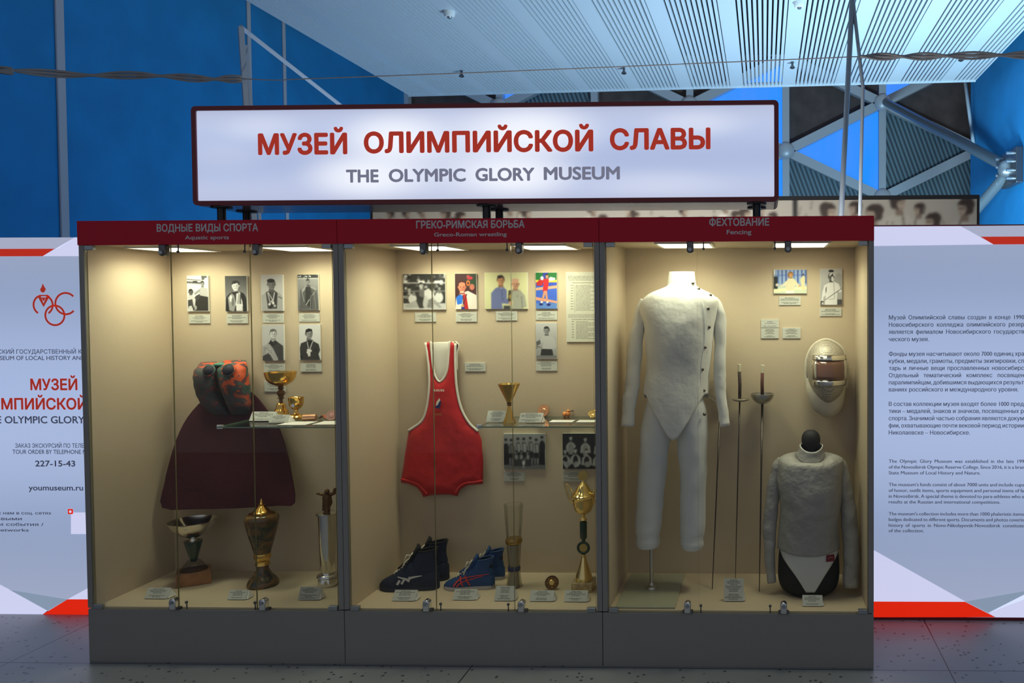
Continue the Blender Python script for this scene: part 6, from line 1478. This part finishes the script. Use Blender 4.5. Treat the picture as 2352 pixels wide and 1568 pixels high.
# ---- black mannequin torso wearing a grey jacket
M['lame'] = mat('grey_metallic_cloth', (0.37, 0.36, 0.335), .55, .15, bump=.8, bscale=20, bdist=.014); M['cros'] = mat('white_under_plastron', (0.68, 0.68, 0.64), .7, bump=.1, bscale=20)
M['mannequin'] = mat('black_mannequin', (0.006, 0.006, 0.009), .7); M['labelred'] = mat('dark_red_label', (0.20, 0.015, 0.03), .6)
ymn = .25
t = thing('mannequin_torso', 'black dummy torso with featureless round head wearing the grey jacket', 'mannequin', (U(1858, 1366, y=ymn).x, ymn, ZF))
zbm = U(1858, 1367, z=ZF); 
base = [(1236, 1797, 1918, .085, .08), (1262, 1790, 1925, .092, .088), (1300, 1787, 1928, .098, .09), (1330, 1788, 1926, .098, .09), (1350, 1796, 1918, .092, .085), (1361, 1812, 1902, .078, .07)]
r_ = body(base, ymn, n=44, m=26, wr=0); zl = ZF + .0015; zm = min(p[2] for p in r_[-1]); 
r_ = [[(p[0], p[1], p[2] - (zm - zl)*min(1, max(0, (1.0 - (p[2] - zm)/.12)))) for p in ring] for ring in r_]
q = MB(); q.loft(r_); q.build('hip_form', M['mannequin'], t, smooth=60)
hb = [(988, 1853, 1872, .022, .022), (993, 1846, 1879, .036, .04), (1005, 1841, 1884, .046, .05), (1018, 1842, 1883, .046, .05), (1030, 1848, 1877, .040, .042), (1045, 1850, 1874, .036, .036), (1064, 1846, 1878, .04, .04)]
r_ = body(hb, ymn + .01, n=28, m=20, wr=0); q = MB(); q.loft(r_); q.build('head_form', M['mannequin'], t, smooth=True)
jt = thing('grey_jacket', 'grey quilted metallic fencing jacket on the black dummy torso', 'fencing jacket', (U(1858, 1266, y=ymn).x, ymn, U(1858, 1268, y=ymn).z))
tj = [(1030, 1838, 1886, .05, .05), (1036, 1822, 1900, .06, .056), (1043, 1802, 1921, .072, .064), (1051, 1788, 1934, .082, .070), (1064, 1784, 1937, .094, .078), (1100, 1783, 1936, .108, .086), (1130, 1789, 1934, .118, .088), (1165, 1792, 1931, .118, .088), (1200, 1790, 1926, .112, .09), (1240, 1786, 1927, .110, .098), (1270, 1784, 1930, .112, .102), (1280, 1784, 1930, .112, .102)]
def hem2(c_, s_): return 1261 - 8*abs(c_)**1.6 if s_ < 0 else 1258
co = body([(1022, 1838, 1889, .05, .05), (1034, 1835, 1890, .053, .053), (1044, 1829, 1894, .060, .058)], ymn, m=10, wr=.001, hem=None)
# the collar dips at the front
co = [[(p[0], p[1], p[2] - 0.028*min(1, max(0, -(p[1] - ymn)/.052))**1.5) for p in ring] for i, ring in enumerate(co)]
r_ = body(tj, ymn, hem=hem2, neck=lambda c_, s_: 1050 + 15*max(0, -s_)**1.5, wr=.006, seed=8); r_ = [[tuple(Vector(p)*(1 - f) + Vector(w_)*f + Vector((0, 0, .010*math.sin(math.pi*f)))) for p, w_ in zip(co[-1], r_[0])] for f in (0, .25, .5, .75)] + r_
q = MB(); q.loft(r_, False, False); o = q.build('torso', M['lame'], jt, smooth=True); md = o.modifiers.new('t', 'SOLIDIFY'); md.thickness = .004; md.offset = -1
q = MB(); q.loft(co, False, False); o = q.build('collar', M['lame'], jt, smooth=True); md = o.modifiers.new('t', 'SOLIDIFY'); md.thickness = .005; md.offset = 0
q = MB(); q.tube(co[0] + [co[0][0]], .0028, 6, False); q.build('collar_piping', M['cros'], jt, smooth=True)
sleeve([(1796, 1054, 9, .25), (1787, 1074, 14, .25), (1779, 1115, 16, .25), (1773, 1165, 15.5, .245), (1768, 1215, 15, .24), (1768, 1270, 13, .23), (1769, 1312, 11, .225), (1772, 1338, 10, .22)], 'sleeve', 'lame', jt, sd=2)
sleeve([(1926, 1056, 9, .25), (1935, 1076, 13, .25), (1943, 1130, 16, .25), (1950, 1180, 19, .245), (1954, 1235, 19, .235), (1955, 1290, 18.5, .22), (1955, 1347, 18, .21)], 'sleeve', 'lame', jt, sd=6)
pt = thing('under_plastron', 'white pointed cloth panel below the grey jacket hem with small red label', 'plastron', (U(1858, 1364, y=ymn - .1).x, ymn - .1, U(1858, 1364, y=ymn - .1).z))
def bpt(u, v, off):
    l_, r2, df, db = crv(base, min(v, 1345)); f = (u - (l_ + r2)/2)/((r2 - l_)/2); f = max(-.985, min(.985, f)); p = U(u, v, y=ymn); yy = ymn - df*(1 - abs(f)**2.222)**.45 - off; return Vector((p.x, yy, max(ZF + .004, U(u, v, y=yy).z)))
rows = [(1246, 1793, 1924), (1262, 1792, 1925), (1280, 1798, 1917), (1300, 1810, 1905), (1320, 1824, 1892), (1340, 1837, 1880), (1352, 1844, 1873), (1360, 1849, 1868)]
q = MB(); nv, nu = 28, 24; vs = []
for j in range(nv + 1):
    v = 1246 + (1360 - 1246)*j/nv; l_, r2 = crv(rows, v)
    vs += [tuple(bpt(l_ + (r2 - l_)*i/nu, v, .005)) for i in range(nu + 1)]
q.add(vs, [(j*(nu + 1) + i, j*(nu + 1) + i + 1, (j + 1)*(nu + 1) + i + 1, (j + 1)*(nu + 1) + i) for j in range(nv) for i in range(nu)])
o = q.build('panel', M['cros'], pt, smooth=True); md = o.modifiers.new('t', 'SOLIDIFY'); md.thickness = .003; md.offset = 0
q = MB(); L4 = [bpt(u, v, .013) for u, v in ((1894, 1290), (1914, 1288), (1913, 1272), (1895, 1275))]; q.quad(*[tuple(p) for p in L4])
o = q.build('red_label', M['labelred'], pt); md = o.modifiers.new('t', 'SOLIDIFY'); md.thickness = .0015; md.offset = 0
q = MB(); a, b_ = bpt(1898, 1283, .0145), bpt(1909, 1279, .0145); q.tube([a, (a + b_)/2 + Vector((0, 0, .003)), b_], .0012, 6); q.build('label_stitching', M['ribbon2'], pt)
